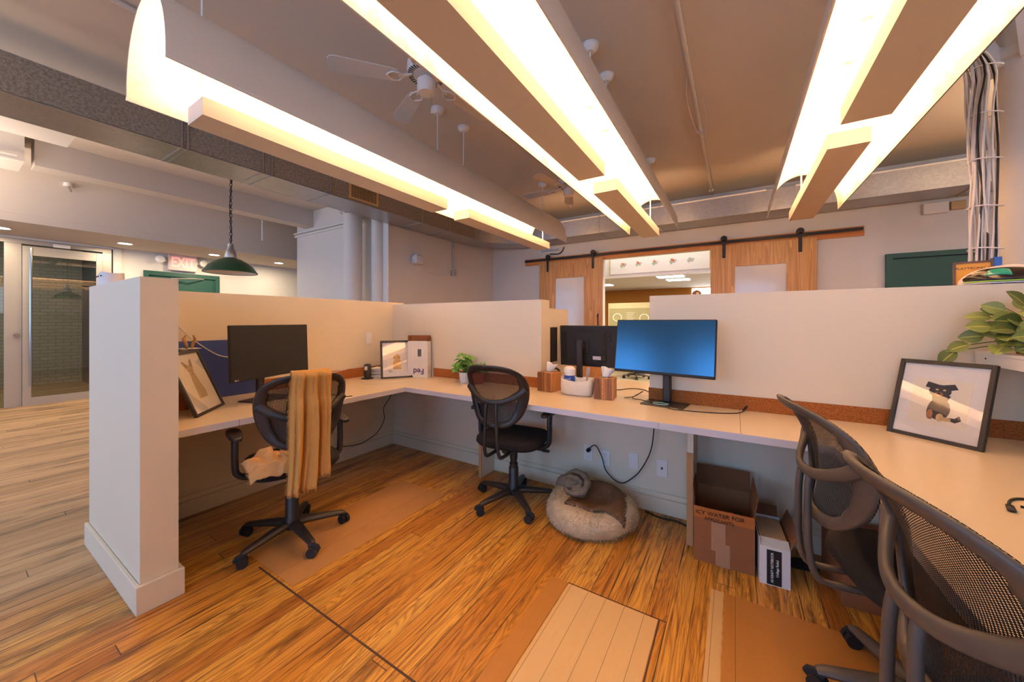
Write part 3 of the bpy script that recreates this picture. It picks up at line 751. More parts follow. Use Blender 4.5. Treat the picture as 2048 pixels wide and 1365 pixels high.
# green pendant lamp
t = root('pendant_lamp', 'green enamel dome pendant lamp hanging on a black chain in the hall', 'pendant lamp', (-4.75, 1.77, 1.82))
b = MB(); b.lathe([(.245, 0), (.245, .008), (.235, .02), (.20, .075), (.15, .115), (.10, .145), (.062, .16), (.055, .165)], n=40, cap=False); b.build('shade', 'green', t, smooth=True, solid=.004)
b = MB(); b.lathe([(.238, .006), (.195, .068), (.145, .108), (.095, .135), (.0, .14)], n=40, cap=False); b.build('shade_lining', 'white', t, smooth=True)
MB().lathe([(.055, .16), (.055, .20), (.045, .25), (.03, .27), (.028, .32), (.012, .33)], n=20).build('socket', 'galv', t, smooth=True)
b = MB(); z = .33; k = 0
while z < 3.28-1.82-.02:
    b.T = Matrix.Translation((0, 0, z)) @ Matrix.Rotation(pi/2*(k % 2), 4, 'Z')
    b.tube([(.011*cos(q), 0, .02*sin(q)) for q in [2*pi*j/10 for j in range(10)]], .0035, 5, cyc=True); z += .034; k += 1
b.build('chain', 'iron', t)
MB().tube([(0, 0, .33)]+[(.012*sin(i*.9), .012*cos(i*.9), .33+i*.1) for i in range(1, 12)], .004, 6).build('lamp_cord', 'black', t)
tag(MB().cyl((-7.3, 3.2, 2.75), (-7.3, 3.2, CZ), .012, n=8).build('ceiling_rod', 'white_p', recenter=True), 'thin white rod hanging from the ceiling right of the green lamp chain', 'rod')

# speaker, outlet box with conduit on the brown-lit wall
t = root('wall_speaker', 'small white speaker on a bracket on the wall left of the barn doors', 'speaker', (-4.5, 4.2, 2.22))
MB().rbox(.06, .16, -.09, .09, 0, .14, .02).build('speaker_body', plain('speaker_white', '#cfd3d8', .5), t, smooth=True)
MB().box(0, .06, -.03, .03, .03, .12).build('bracket', 'white_p', t)
t = root('wall_outlet_box', 'grey metal outlet box below a pipe coming down the wall from the duct', 'outlet', (-4.5, 5.17, 2.13))
MB().rbox(0, .05, -.05, .05, 0, .11, .006).build('box', 'galv', t)
b = MB()
for y in (-.022, .022):
    for z in (.03, .075): b.cyl((.05, y, z), (.052, y, z), .015, n=10)
b.build('outlet_faces', 'white_p', t)
MB().cyl((.02, 0, .11), (.02, 0, .63), .012, n=8).build('conduit', 'galv', t, smooth=True)
tag(MB().tube(spline([(-4.42, 4.28, 2.25), (-4.47, 4.5, 2.14), (-4.48, 4.8, 2.10), (-4.47, 5.1, 2.17)], 6), .003, 5).build('speaker_wire', 'whitecable', recenter=True), 'thin white wire sagging between the wall speaker and the outlet box', 'cable')

# ================================================================ DESKS
DZ = .75; DT = .036
def desk():
    t = root('desk_worktop', 'continuous white laminate worktop running round three sides of the cubicle', 'desk', (-1, 2.1, DZ-DT))
    P = [(PI_+.002, .628), (-2.325, .628), (-2.285, 2.045), (.365, 2.045), (.385, -.6), (1.178, -.6), (1.178, 2.598), (PI_+.002, 2.598)]
    n = len(P); b = MB(); b.T = Matrix.Translation((1, -2.1, -(DZ-DT)))
    b.prism(P, DZ-DT, DZ); b.mi = [0, 0]+[1]*n; b.mi[1] = 0
    o = b.build('worktop', ['desk', 'deskedge'], t, bevel=.0015)
    b = MB(); b.T = Matrix.Translation((1, -2.1, -(DZ-DT)))
    b.box(.02, .0225, 2.046, 2.59, DZ, DZ+.0004); b.box(-.3495, -.348, 2.0435, 2.0445, DZ-DT, DZ); b.box(-2.3115, -2.310, .90, .9015, DZ-DT, DZ)
    b.build('joint_line', 'joint', t)
    b = MB(); b.T = Matrix.Translation((1, -2.1, -(DZ-DT)))
    b.box(-1.80, -1.775, 2.40, 2.578, .0, DZ-DT-.001); b.build('support_panel', 'part', t)
    b = MB(); b.T = Matrix.Translation((1, -2.1, -(DZ-DT)))
    b.box(-.235, -.205, 2.31, 2.578, 0, DZ-DT-.001); b.build('support_panel', 'part', t)
    b = MB(); b.T = Matrix.Translation((1, -2.1, -(DZ-DT)))
    b.box(-1.801, -1.774, 2.393, 2.399, 0, DZ-DT-.001); b.build('panel_edge', 'mdf', t)
    b = MB(); b.T = Matrix.Translation((1, -2.1, -(DZ-DT)))
    b.box(-.240, -.206, 2.302, 2.309, 0, .53); b.build('panel_edge', 'mdf', t)
    return t
desk()
# other desk beyond the gap
t = root('rear_desk', 'white desk on the far side of the gap in the partition', 'desk', (-.6, 3.0, .715))
b = mbrel(t); b.box(-1.328, .9, 2.752, 3.34, .715, .75); b.build('worktop', 'desk', t, bevel=.002)
b = mbrel(t); b.box(-1.33, -.50, 2.601, 2.751, .7155, .7495); b.build('gap_filler', 'desk', t)
b = mbrel(t); b.box(-1.30, -1.27, 2.78, 3.3, 0, .715).box(.8, .83, 2.78, 3.3, 0, .715); b.build('leg', 'part', t)
# cork strips
def cork_strip(lbl, *bx):
    b = MB()
    for q in bx: b.box(*q)
    tag(b.build('cork_strip', 'cork', recenter=True), lbl, 'cork strip', 'cork strips above the desk')
cork_strip('brown cork strip on the left partition, behind the scarf chair', (PI_, PI_+.006, 1.36, 2.598, DZ, .838))
cork_strip('brown cork strip behind the two potted plants, wrapping the partition end', (-2.50, -1.33, YP-.006, YP, DZ, .832), (-1.33, -1.324, YP-.006, 2.75, DZ, .832))
cork_strip('brown cork strip along the back wall right of the blue screen', (-.505, 1.178, YP-.006, YP, DZ, .835), (-.505, -.50, YP, 2.75, DZ, .835))
tag(MB().box(PI_, PI_+.008, .63, 1.35, DZ+.002, 1.155).build('pin_board', 'blue', recenter=True), 'blue felt board against the left partition behind the monitor', 'board')
# dark slot on the divider
t = root('outlet_channel', 'tall dark recessed slot in the divider panel left of the rear monitor', 'slot', (-1.3295, 2.83, .94))
MB().box(0, .003, -.06, .06, 0, .295).build('slot_back', 'black', t)
MB().box(0, .006, -.065, -.058, 0, .295).box(0, .006, .058, .065, 0, .295).build('slot_frame', 'iron', t)

# ================================================================ CHAIRS
def by(x, z):   # depth of the back shell
    return -.27+1.5*x*x-.9*max(0, z-.80)**1.6-.10*(z-.60)-(.0 if z > .7 else .25*(.7-z))
OUT = [(0, 1.018), (.085, 1.014), (.155, .995), (.205, .952), (.224, .89), (.222, .82), (.205, .745), (.172, .675), (.12, .625), (.06, .604)]
OUT = OUT+[(0, .60)]+[(-x, z) for x, z in OUT[:0:-1]]
def make_chair(label, arms=True, pl='blackp'):
    t = root('office_chair', label, 'office chair', (0, 0, 0), 0, 'black mesh-back office chairs')
    hub = MB().lathe([(.03, .055), (.045, .065), (.05, .10), (.036, .125), (.034, .25), (.030, .255), (.030, .28)], n=20).build('base_hub', pl, t, smooth=True)
    MB().lathe([(.014, .28), (.014, .405)], n=14).build('gas_lift', 'chrome', t, smooth=True)
    MB().lathe([(.022, .278), (.024, .30), (.028, .32), (.028, .405)], n=14).build('lift_cover', pl, t, smooth=True)
    b = MB(); b.box(-.09, .09, -.12, .12, .405, .425); b.rbox(-.045, .045, -.11, .06, .37, .41, .012); b.cyl((.04, .02, .395), (.22, .03, .39), .006, n=6); b.rbox(.21, .26, .015, .045, .383, .397, .004)
    b.build('tilt_mechanism', pl, t)
    for k in range(5):
        a = 2*pi*k/5+pi/2; T = Matrix.Rotation(a, 4, 'Z')
        b = MB(); b.T = T
        b.tube([(.02, 0, .088), (.08, 0, .09), (.18, 0, .080), (.265, 0, .072), (.285, 0, .066)], [.034, .031, .026, .021, .016], 10, flat=.75)
        lg = b.build('leg', pl, t, smooth=True)
        b = MB(); b.T = T @ Matrix.Translation((.283, 0, 0)) @ Matrix.Rotation(k*1.3, 4, 'Z')
        for s in (-1, 1): b.cyl((0, s*.006, .027), (0, s*.024, .027), .027, n=18)
        b.tube([(0, 0, .027), (.0, 0, .062)], .010, 8)
        b.tube([(-.026, 0, .035), (-.018, 0, .052), (.0, 0, .058), (.018, 0, .052)], .012, 8, flat=1.6)
        b.build('caster', 'rubber', lg, smooth=True)
    # seat cushion
    def seat(u, v):
        a = 2*pi*u; ct, st = cos(a), sin(a); e = .62
        x = math.copysign(abs(ct)**e, ct); y = math.copysign(abs(st)**e, st)
        prof = [(0, .432), (.75, .428), (.94, .436), (1.0, .456), (.985, .482), (.90, .498), (.6, .502), (.3, .496), (0, .494)]
        f = v*(len(prof)-1); i = min(int(f), len(prof)-2); g = f-i
        r = prof[i][0]*(1-g)+prof[i+1][0]*g; z = prof[i][1]*(1-g)+prof[i+1][1]*g
        if y*r > .6: z -= .05*(y*r-.6)
        return (x*r*.235*(1-.06*y*r), y*r*.235+.01, z)
    b = MB(); b.grid(seat, 40, 25, cu=True); b.build('seat', 'fabric', t, smooth='all')
    # back shell
    pts = spline([(x, 0, z) for x, z in OUT], 4, cyc=True); n = len(pts)
    b = MB(); vs = []
    for i in range(n):
        a = pts[(i-1) % n]; c = pts[(i+1) % n]; p = pts[i]
        tg = (c-a).normalized(); inn = Vector((-tg.z, 0, tg.x))
        if inn.dot(Vector((0, 0, .81))-p) < 0: inn = -inn
        wd = .052 if p.z < .95 else .040
        wd += .012*max(0, 1-abs(p.z-.80)/.12)
        if p.z < .66: wd = .042
        for q in range(10):
            an = 2*pi*q/10; o = .5-.5*cos(an)    # 0 outer .. 1 inner
            pp = p+inn*wd*o; vs.append((pp.x, by(pp.x, pp.z)+.012*sin(an), pp.z))
    b.add(vs, [(i*10+k, i*10+(k+1) % 10, ((i+1) % n)*10+(k+1) % 10, ((i+1) % n)*10+k) for i in range(n) for k in range(10)])
    bf = b.build('back_frame', pl, t, smooth='all')
    b = MB(); ring = pts
    def mp(u, v):
        f = u*n; i = int(f) % n; g = f-int(f); p = ring[i].lerp(ring[(i+1) % n], g)
        x = p.x*.965*v; z = .81+(p.z-.81)*.965*v
        return (x, by(x, z)+.014, z)
    b.grid(mp, 56, 10, cu=True); b.build('back_mesh', 'mesh', t, smooth='all')
    # smile shaped crossbar, bulging to the rear
    b = MB(); cr = spline([(-.205, 0, .862), (-.165, 0, .825), (-.10, 0, .790), (-.04, 0, .776), (.04, 0, .776), (.10, 0, .790), (.165, 0, .825), (.205, 0, .862)], 4)
    cr = [(p.x, by(p.x, p.z)-.004-.034*max(0, 1-(p.x/.21)**2), p.z) for p in cr]
    R = [.018+.009*min(1, abs(p[0])/.2)**3 for p in cr]
    b.tube(cr, R, 12, flat=.60, up=(0, 1, 0)); b.build('back_crossbar', pl, t, smooth='all')
    b = MB()
    for s in (-1, 1):
        y0 = by(.04, .78)-.036
        b.tube(spline([(s*.035, y0+.004, .78), (s*.038, y0-.004, .72), (s*.042, y0-.006, .62), (s*.046, y0-.004, .52), (s*.05, y0+.012, .44), (s*.05, y0+.06, .412), (s*.05, -.06, .41)], 5), .0115, 8)
    b.build('back_support', pl, t, smooth='all')
    if arms:
        for s in (-1, 1):
            b = MB(); b.tube(spline([(s*.08, .0, .415), (s*.20, .0, .418), (s*.262, .0, .45), (s*.272, .0, .52), (s*.272, .0, .60), (s*.272, .01, .655)], 5), .017, 10, flat=1.5, up=(0, 1, 0))
            ar = b.build('armrest', pl, t, smooth='all')
            b = MB(); b.T = Matrix.Translation((s*.272, .01, .664))
            pp = spline([(-.022, -.11, 0), (0, -.125, 0), (.022, -.11, 0), (.036, 0, 0), (.030, .10, 0), (0, .125, 0), (-.030, .10, 0), (-.034, 0, 0)], 3, cyc=True)
            b.prism([(p.x, p.y) for p in pp], -.010, .012); b.build('arm_pad', pl, ar, bevel=.006, smooth=True)
    return t
chair = make_chair('black mesh office chair at the left desk with a mustard scarf over its back')
chair.location = (-2.25, 1.146, 0); chair.rotation_euler.z = radians(75)
c2 = copy_tree(chair); tag(c2, 'black mesh office chair at the back desk, beside the round fluffy pet bed'); c2.location = (-1.345, 2.20, 0); c2.rotation_euler.z = radians(5)
chair3 = make_chair('black armless mesh office chair at the right desk, behind the nearest chair', False, 'blackp_warmlit')
chair3.location = (.523, 1.683, 0); chair3.rotation_euler.z = radians(11-90)
c4 = copy_tree(chair3); tag(c4, 'black armless mesh office chair nearest the camera, cut off by the lower right corner'); c4.location = (.583, 1.005, 0); c4.rotation_euler.z = radians(10-90)
def spin(ch, deg):   # the five-star base swivels freely under the seat
    for o in bpy.data.objects:
        if o.parent == ch and o.name.split('.')[0] == 'leg': o.rotation_euler.z = radians(deg)
spin(chair, -28); spin(c2, 11); spin(chair3, 34); spin(c4, 20)
c5 = copy_tree(chair3); tag(c5, 'office chair far beyond the gap in the partition, only its wheels showing'); c5.location = (-1.9, 8.4, 0); c5.rotation_euler.z = radians(160)

# ================================================================ THINGS ON THE DESKS
def at(t, pts): return [tuple(Vector(p)-t.location) for p in pts]
def make_monitor(label, base, yaw, ctr, pit=0, roll=0, W=.61, H=.352, logo=False, scr='screen_matte'):
    t = root('computer_monitor', label, 'monitor', (base[0], base[1], DZ), yaw, 'black computer monitors')
    c = Matrix.Rotation(-yaw, 3, 'Z') @ (Vector(ctr)-Vector((base[0], base[1], DZ)))
    T = Matrix.Translation(c) @ Matrix.Rotation(pit, 4, 'X') @ Matrix.Rotation(roll, 4, 'Y')
    b = MB(); b.T = T; b.rbox(-W/2, W/2, .0, .022, -H/2, H/2, .004)
    b.prism([(0, 0)]*0+[(-.20, .022), (.20, .022), (.14, .048), (-.14, .048)], -.13, .12); hs = b.build('housing', 'black', t)
    b = MB(); b.T = T; b.box(-W/2+.006, W/2-.006, -.0012, 0, -H/2+.018, H/2-.006); b.build('screen', scr, t)
    b = MB(); b.T = T; b.rbox(-.062, .062, .048, .056, -.062, .062, .006); b.cyl((0, .056, 0), (0, .10, 0), .032, n=20); b.build('mount', 'black', t)
    for k in range(3):
        b = MB(); b.T = T; b.rbox(-.235, -.205, .022, .030, .045+k*.035, .07+k*.035, .003); b.build('rear_button', 'iron', hs)
    b = MB(); b.T = T; b.box(-.20, -.06, .048, .0485, -.115, -.07); b.build('port_recess', 'rubber', hs)
    b = MB(); b.T = T; b.box(-.16, -.09, .0485, .049, -.11, -.08); b.build('rating_label', 'deskedge', hs)
    b = MB(); b.T = T; b.box(-.17, .17, .0485, .0492, .118, .121); b.build('vent_slot', 'rubber', hs)
    if logo:
        o = text('LG', .011, T @ basis((1, 0, 0), (0, 0, 1), (-.27, -.0015, -H/2+.009)), 'white_p', hs, 'logo', align='LEFT')
        b = MB(); b.T = T; b.cyl((-.277, 0, -H/2+.009), (-.277, -.0015, -H/2+.009), .005, n=14); b.build('logo_disc', 'white_p', hs)
    px, py = c.x, c.y+.115
    b = MB(); b.rbox(px-.025, px+.025, py-.02, py+.018, .008, c.z+.05, .008); b.build('stand_post', 'blackp', t)
    b = MB(); b.rbox(px-.13, px+.13, py-.14, py+.04, 0, .008, .003); b.build('stand_base', 'blackp', t)
    return t
make_monitor('black computer monitor standing before the blue board on the left desk', (-2.82, 1.25), radians(109), (-2.705, 1.257, 1.087), radians(-2), 0, logo=True)
make_monitor('black computer monitor with blue sheen, on the back desk beside the gap', (-.40, 2.47), radians(-8.4), (-.397, 2.44, 1.125), radians(-9), scr='screen')
make_monitor('black computer monitor seen from behind, standing on the rear desk beyond the gap', (-1.14, 3.02), radians(180), (-1.115, 3.0, 1.075), radians(-3))

def flat(b, pts, y, c=0):   # filled outline in the XZ plane, facing -Y, slightly raised
    b.m = c; n = len(pts)
    b.add([(x, y, z) for x, z in pts]+[(x, y+.0006, z) for x, z in pts], [list(range(n)), list(range(n, 2*n))[::-1]]+[(i, n+i, n+(i+1) % n, (i+1) % n) for i in range(n)])
def ell(cx, cz, rx, rz, n=20, rot=0):
    return [(cx+rx*cos(a)*cos(rot)-rz*sin(a)*sin(rot), cz+rx*cos(a)*sin(rot)+rz*sin(a)*cos(rot)) for a in [2*pi*k/n for k in range(n)]]
def picture(label, loc, yaw, lean, W, H, dog):
    t = root('framed_picture', label, 'framed picture', loc, 0, 'framed dog paintings')
    t.rotation_euler = (-lean, 0, yaw); fw = .018
    b = MB(); b.rbox(-W/2, -W/2+fw, 0, .018, 0, H, .002); b.rbox(W/2-fw, W/2, 0, .018, 0, H, .002); b.box(-W/2+fw, W/2-fw, .001, .017, 0, fw); b.box(-W/2+fw, W/2-fw, .001, .017, H-fw, H)
    b.build('frame', 'frame', t)
    MB().box(-W/2+fw, W/2-fw, .010, .014, fw, H-fw).build('mat_board', 'mat', t)
    MB().box(-W/2+.062, W/2-.062, .0092, .010, .075, H-.085).build('painting_paper', 'print', t)
    b = MB(); k = W/.31; y = .0085
    D = dog; P = lambda q: [(x*k, z*k) for x, z in q]
    if D == 'black':
        flat(b, P(ell(.004, .150, .036, .050)), y, 0); flat(b, P([(-.02, .17), (.02, .17), (.034, .215), (-.026, .215)]), y, 0)
        flat(b, P(ell(-.002, .232, .036, .030)), y-.0007, 0); flat(b, P([(-.032, .16), (-.012, .10), (-.024, .098), (-.034, .13)]), y-.0007, 0)
        flat(b, P([(-.020, .240), (-.052, .246), (-.046, .272), (-.008, .262)]), y-.0007, 0); flat(b, P([(.008, .262), (.040, .270), (.054, .248), (.020, .236)]), y-.0007, 0)
        flat(b, P([(.03, .108), (.06, .098), (.078, .112), (.070, .132), (.058, .118), (.03, .116)]), y, 0)
        flat(b, P(ell(-.022, .120, .010, .022)), y-.0014, 1); flat(b, P(ell(.012, .112, .012, .018)), y-.0014, 2); flat(b, P(ell(.030, .108, .018, .009)), y-.0014, 2)
        flat(b, P(ell(-.004, .218, .014, .010)), y-.0014, 1); flat(b, P(ell(-.012, .238, .005, .004)), y-.0014, 2); flat(b, P(ell(.012, .238, .005, .004)), y-.0014, 2); flat(b, P(ell(-.004, .222, .006, .004)), y-.0021, 3)
        mats = [plain('ink_black', '#2e2a2e', .8), plain('ink_tan', '#a06a4a', .8), plain('ink_cream', '#cdae7e', .8), plain('ink_nose', '#111111', .8)]
    elif D == 'gold':
        flat(b, P([(-.035, .10), (.038, .10), (.040, .15), (.030, .21), (-.012, .205), (-.038, .16)]), y, 0)
        flat(b, P(ell(.006, .222, .026, .030)), y-.0007, 0); flat(b, P([(-.02, .235), (-.032, .215), (-.026, .195), (-.014, .215)]), y-.0007, 1)
        flat(b, P(ell(.022, .214, .012, .008)), y-.0014, 1); flat(b, P(ell(.030, .216, .004, .004)), y-.002, 2); flat(b, P(ell(.014, .228, .003, .003)), y-.002, 2)
        flat(b, P([(-.05, .096), (.045, .096), (.04, .104), (-.045, .104)]), y-.0007, 1); flat(b, P([(-.008, .10), (-.004, .10), (-.004, .16), (-.008, .16)]), y-.0014, 1)
        mats = [plain('ink_gold', '#d9b070', .85), plain('ink_gold_dark', '#b98c50', .85), plain('ink_nose', '#1a1412', .8)]
    else:
        flat(b, P([(-.034, .085), (.042, .085), (.052, .12), (.034, .17), (.024, .225), (-.020, .225), (-.030, .16)]), y, 0)
        flat(b, P([(-.032, .258), (-.018, .222), (.0, .206), (.018, .222), (.032, .258), (.0, .272)]), y-.0007, 0)
        flat(b, P([(-.032, .252), (-.052, .292), (-.040, .298), (-.006, .268)]), y-.0007, 1); flat(b, P([(.032, .252), (.044, .302), (.034, .304), (.006, .268)]), y-.0007, 1)
        flat(b, P(ell(-.010, .242, .004, .004)), y-.0014, 2); flat(b, P(ell(.010, .242, .004, .004)), y-.0014, 2); flat(b, P(ell(.0, .222, .005, .004)), y-.0014, 2)
        flat(b, P([(-.004, .09), (-.001, .09), (.0, .15), (-.003, .15)]), y-.0014, 1)
        mats = [plain('ink_sand', '#b79a68', .85), plain('ink_sand_dark', '#8f7448', .85), plain('ink_eye', '#2a1c14', .8)]
    b.build('painted_dog', mats, t)
    MB().box(-W/2+fw, W/2-fw, .004, .0052, fw, H-fw).build('glass', 'picglass', t)
    MB().box(-.03, .03, .018, .022, 0, .10).build('easel_back', 'cardd', t)
    return t
picture('black framed painting of a small black dog on the right desk under the shelf', (.745, 2.376, DZ), radians(-41.6), radians(18), .31, .372, 'black')
picture('black framed painting of a golden dog in the corner of the desks', (-2.708, 2.332, DZ), radians(55.6), radians(20), .293, .372, 'gold')
picture('black framed painting of a big-eared dog at the left end of the desk', (-2.675, .905, DZ), radians(139.6), radians(22), .344, .39, 'sand')

# tissue boxes
def tissue(loc, yaw, label, pale=True):
    t = root('tissue_box', label, 'tissue box', loc, yaw, 'wooden tissue box covers')
    MB().rbox(-.066, .066, -.066, .066, 0, .145, .002).build('cover', 'acacia', t)
    if pale: MB().box(-.012, -.002, -.0675, -.0655, .001, .144).build('pale_strip', 'pine', t)
    MB().box(-.03, .03, -.012, .012, .145, .1455).build('slot', 'black', t)
    b = MB()
    def fn(u, v):
        z = .146+.065*v; w_ = (.022+.030*v)*(2*u-1); return (w_+.02*v, .010*sin(u*7)*(.4+v)+.012*v, z+.008*sin(u*5+1)*v)
    b.grid(fn, 14, 8); b.build('tissue', 'paper', t, smooth='all', solid=.001)
    return t
tissue((-1.232, 2.545, DZ), radians(-8), 'striped wooden tissue box left of the rope basket', False)
tissue((-.775, 2.50, DZ), radians(6), 'striped wooden tissue box right of the rope basket, tissue standing up')
# rope basket and its contents
t = root('rope_basket', 'cream cotton basket between the two wooden tissue boxes', 'basket', (-.985, 2.50, DZ))
def sup(a, rx, ry, e=.6):
    return (math.copysign(abs(cos(a))**e, cos(a))*rx, math.copysign(abs(sin(a))**e, sin(a))*ry)
b = MB()
def bk(u, v):
    a = 2*pi*u
    P = [(.0, .003), (.9, .003), (1.0, .015), (1.03, .06), (1.0, .118), (.965, .118), (.97, .06), (.93, .012), (0, .010)]
    f = v*8; i = min(int(f), 7); g = f-i; r = P[i][0]*(1-g)+P[i+1][0]*g; z = P[i][1]*(1-g)+P[i+1][1]*g
    x, y = sup(a, .118*r, .056*r); return (x, y, z+(.012*abs(x)/.118 if z > .1 else 0)-(.014*max(0, -y/.056) if z > .1 else 0))
b.grid(bk, 36, 9, cu=True); b.build('basket_body', 'basket', t, smooth='all')
t = root('wipes_canister', 'white and blue disinfecting wipes canister standing in the rope basket', 'canister', (-1.045, 2.505, DZ+.012))
MB().lathe([(.0, 0), (.038, 0), (.04, .004), (.04, .15), (.038, .155)], n=24).build('canister_body', 'white_p', t, smooth=True)
MB().lathe([(.0405, .065), (.0405, .128)], n=24, cap=False).build('label_wrap', plain('label_blue', '#1f4aa0', .4), t, smooth=True)
MB().lathe([(.042, .150), (.042, .172), (.036, .182), (.024, .192), (0, .194)], n=24).build('lid', 'white_p', t, smooth=True)
text('Lysol', .020, basis((1, .12, 0), (0, 0, 1), (.004, -.0425, .105)), 'white_p', t, 'label_lettering')
t = MB(); t.T = Matrix.Translation((-.945, 2.515, DZ+.012)) @ Matrix.Rotation(radians(-38), 4, 'Y')
t.rbox(-.028, .028, -.004, .004, .02, .215, .003)
tag(t.build('folded_envelope', 'paper', recenter=True), 'folded cream envelope leaning out of the rope basket', 'envelope')
t = MB(); t.T = Matrix.Translation((-.915, 2.485, DZ+.045)) @ Matrix.Rotation(radians(8), 4, 'Y')
t.tube([(0, 0, 0), (0, 0, .09), (0, 0, .12), (0, 0, .15), (0, 0, .165)], [.005, .007, .015, .015, .006], 12, flat=.4, up=(0, 1, 0))
tag(t.build('hair_brush', plain('grey_plastic', '#8f8a86', .5), smooth=True, recenter=True), 'grey oval brush standing in the rope basket', 'brush')
t = MB(); t.tube([(.045*cos(a), 0, .05+.045*sin(a)) for a in [2*pi*k/24 for k in range(24)]], .009, 8, cyc=True); t.T = Matrix.Identity(4)
o = tag(t.build('tape_roll', 'black', smooth=True), 'round black roll standing behind the left tissue box', 'roll'); o.location = (-1.245, 2.68, DZ+.062)
tag(MB().rbox(-1.30, -1.19, 2.64, 2.74, DZ, DZ+.064, .004).build('small_box', 'black', recenter=True), 'small black box behind the left tissue box', 'box')

# fedex carton, papers, speaker
t = root('shipping_box', 'white parcel box standing upside down with open brown flap, behind the golden dog painting', 'box', (-2.60, 2.505, DZ), radians(22))
MB().box(-.10, .10, -.04, .04, 0, .345).build('carton', 'white_p', t)
b = MB(); b.box(-.10, .10, .036, .04, .345, .40); b.box(.097, .10, -.04, .036, .345, .385); b.box(-.10, -.097, -.04, .036, .345, .40); b.build('open_flap', 'cardd', t)
purple = plain('ink_purple', '#3a1a66', .6); orange = plain('ink_orange', '#d8601c', .6)
text('Fed', .075, basis((-1, 0, 0), (0, 0, -1), (.01, -.041, .06)), purple, t, bold=.001)
text('Fed', .024, basis((0, 0, 1), (0, -1, 0)[:3] if 0 else (0, -1, 0), (.101, 0, .055)), purple, t, 'side_lettering')
text('Ex', .024, basis((0, 0, 1), (0, -1, 0), (.101, 0, .095)), orange, t, 'side_lettering')
b = MB()
for i in range(16): b.box(.0+.0012*i*2, .0+.0012*i*2+.001+.0006*(i % 3), -.0412, -.04, .20, .27)
b.build('bar_code', 'black', t)
MB().box(-.06, .07, -.0408, -.04, .17, .31).build('address_label', 'paper', t)
rnd = random.Random(2)
for k in range(9):
    b = MB(); b.T = Matrix.Rotation(rnd.uniform(-.3, .3)+.35, 4, 'Z'); w_ = rnd.uniform(.10, .13); b.rbox(-w_, w_, -.085, .085, 0, .0085, .002)
    o = b.build('magazine', 'paper' if k % 3 else 'deskedge'); o.location = (-2.90+rnd.uniform(-.01, .01), 2.34+rnd.uniform(-.01, .01), DZ+.0095*k)
    tag(o, 'magazine in the loose stack behind the small black speaker' if k < 8 else 'topmost magazine of the loose stack behind the small black speaker', 'magazine', 'stack of magazines in the desk corner')
t = root('smart_speaker', 'small black upright speaker beside the stack of magazines', 'speaker', (-2.925, 2.165, DZ))
MB().lathe([(.0, 0), (.055, 0), (.055, .006), (.02, .012)], n=24).build('foot', 'black', t, smooth=True)
MB().lathe([(.022, .010), (.034, .018), (.037, .05), (.037, .11), (.030, .135), (.0, .14)], n=24, sx=1, sy=.85).build('speaker_body', 'blackp', t, smooth=True)
MB().rbox(.015, .036, -.045, -.025, .085, .12, .003).build('label', 'white_p', t)
t = root('wall_outlet', 'white outlet plate on the left partition above the magazines', 'outlet', (PI_+.001, 2.30, 1.06)); MB().rbox(0, .006, -.035, .035, 0, .115, .002).build('plate', 'white_p', t); MB().box(.006, .007, -.014, .014, .02, .095).build('outlet_face', 'paper', t)

# plants
def leaf(b, p, d, L, W, droop=.3, up=Vector((0, 0, 1)), n=7, cup=.15, split=False):
    p = Vector(p); d = Vector(d).normalized(); s = d.cross(up)
    if s.length < .01: s = Vector((1, 0, 0))
    s.normalize(); nn = s.cross(d).normalized()
    def fn(u, v):
        w_ = W*math.sin(pi*min(1, max(0, u))**.85)**.8*(2*v-1)
        if split and abs(2*v-1) > .6: w_ *= 1-.35*(.5+.5*sin(u*26))
        q = p+d*(L*u)+s*w_-nn*(droop*L*u*u)+nn*(cup*abs(w_)); return tuple(q)
    b.grid(fn, n*(2 if split else 1), 5, uv=True)
def plant_pot(loc, r, h, mat, label, foliage, name='potted_plant', rim=True):
    t = root(name, label, 'potted plant', loc)
    pr = [(0, 0), (r*.78, 0), (r*.80, .004), (r*.95, h*.78)]
    pr += [(r*1.02, h*.79), (r*1.05, h), (r*.95, h), (r*.93, h*.9)] if rim else [(r, h), (r*.94, h), (r*.93, h*.9)]
    MB().lathe(pr, n=28, cap=False).build('pot', mat, t, smooth=True)
    MB().lathe([(0, h*.88), (r*.93, h*.88)], n=28, cap=False).build('soil', 'soil', t)
    b = MB(); c = MB(); foliage(b, c, h)
    b.build('foliage', foliage.mat, t, smooth='all'); c.build('stems', 'stem', t, smooth='all'); return t
def fol(n, R, hmin, hmax, Ls, Ws, mat, seed, split=False, bias=(0, 0), ymax=9):
    def f(b, c, h):
        rnd = random.Random(seed)
        for k in range(n):
            a = rnd.uniform(0, 2*pi); r = R*math.sqrt(rnd.random()); z = h+rnd.uniform(hmin, hmax)
            x, y = r*cos(a)+bias[0], min(ymax, r*sin(a)+bias[1])
            c.tube([(0, 0, h*.88), (x*.4, y*.4, h+(z-h)*.6), (x, y, z)], .0018, 5)
            L = rnd.uniform(*Ls); dy = sin(a)*.6-.35
            if y+dy*L > ymax: dy = -abs(dy)
            leaf(b, (x, y, z), (cos(a), dy, rnd.uniform(-.2, .7)), L, L*rnd.uniform(*Ws), rnd.uniform(.2, .7), up=Vector((rnd.uniform(-.4, .4), -.5, .8)), split=split)
    f.mat = mat; return f
plant_pot((-2.035, 2.50, DZ), .052, .088, 'white_p', 'small leafy green plant in a white pot beside the terracotta pot', fol(44, .065, .0, .14, (.045, .075), (.38, .5), 'leaf1', 4, True, (-.015, -.015), .04), rim=False)
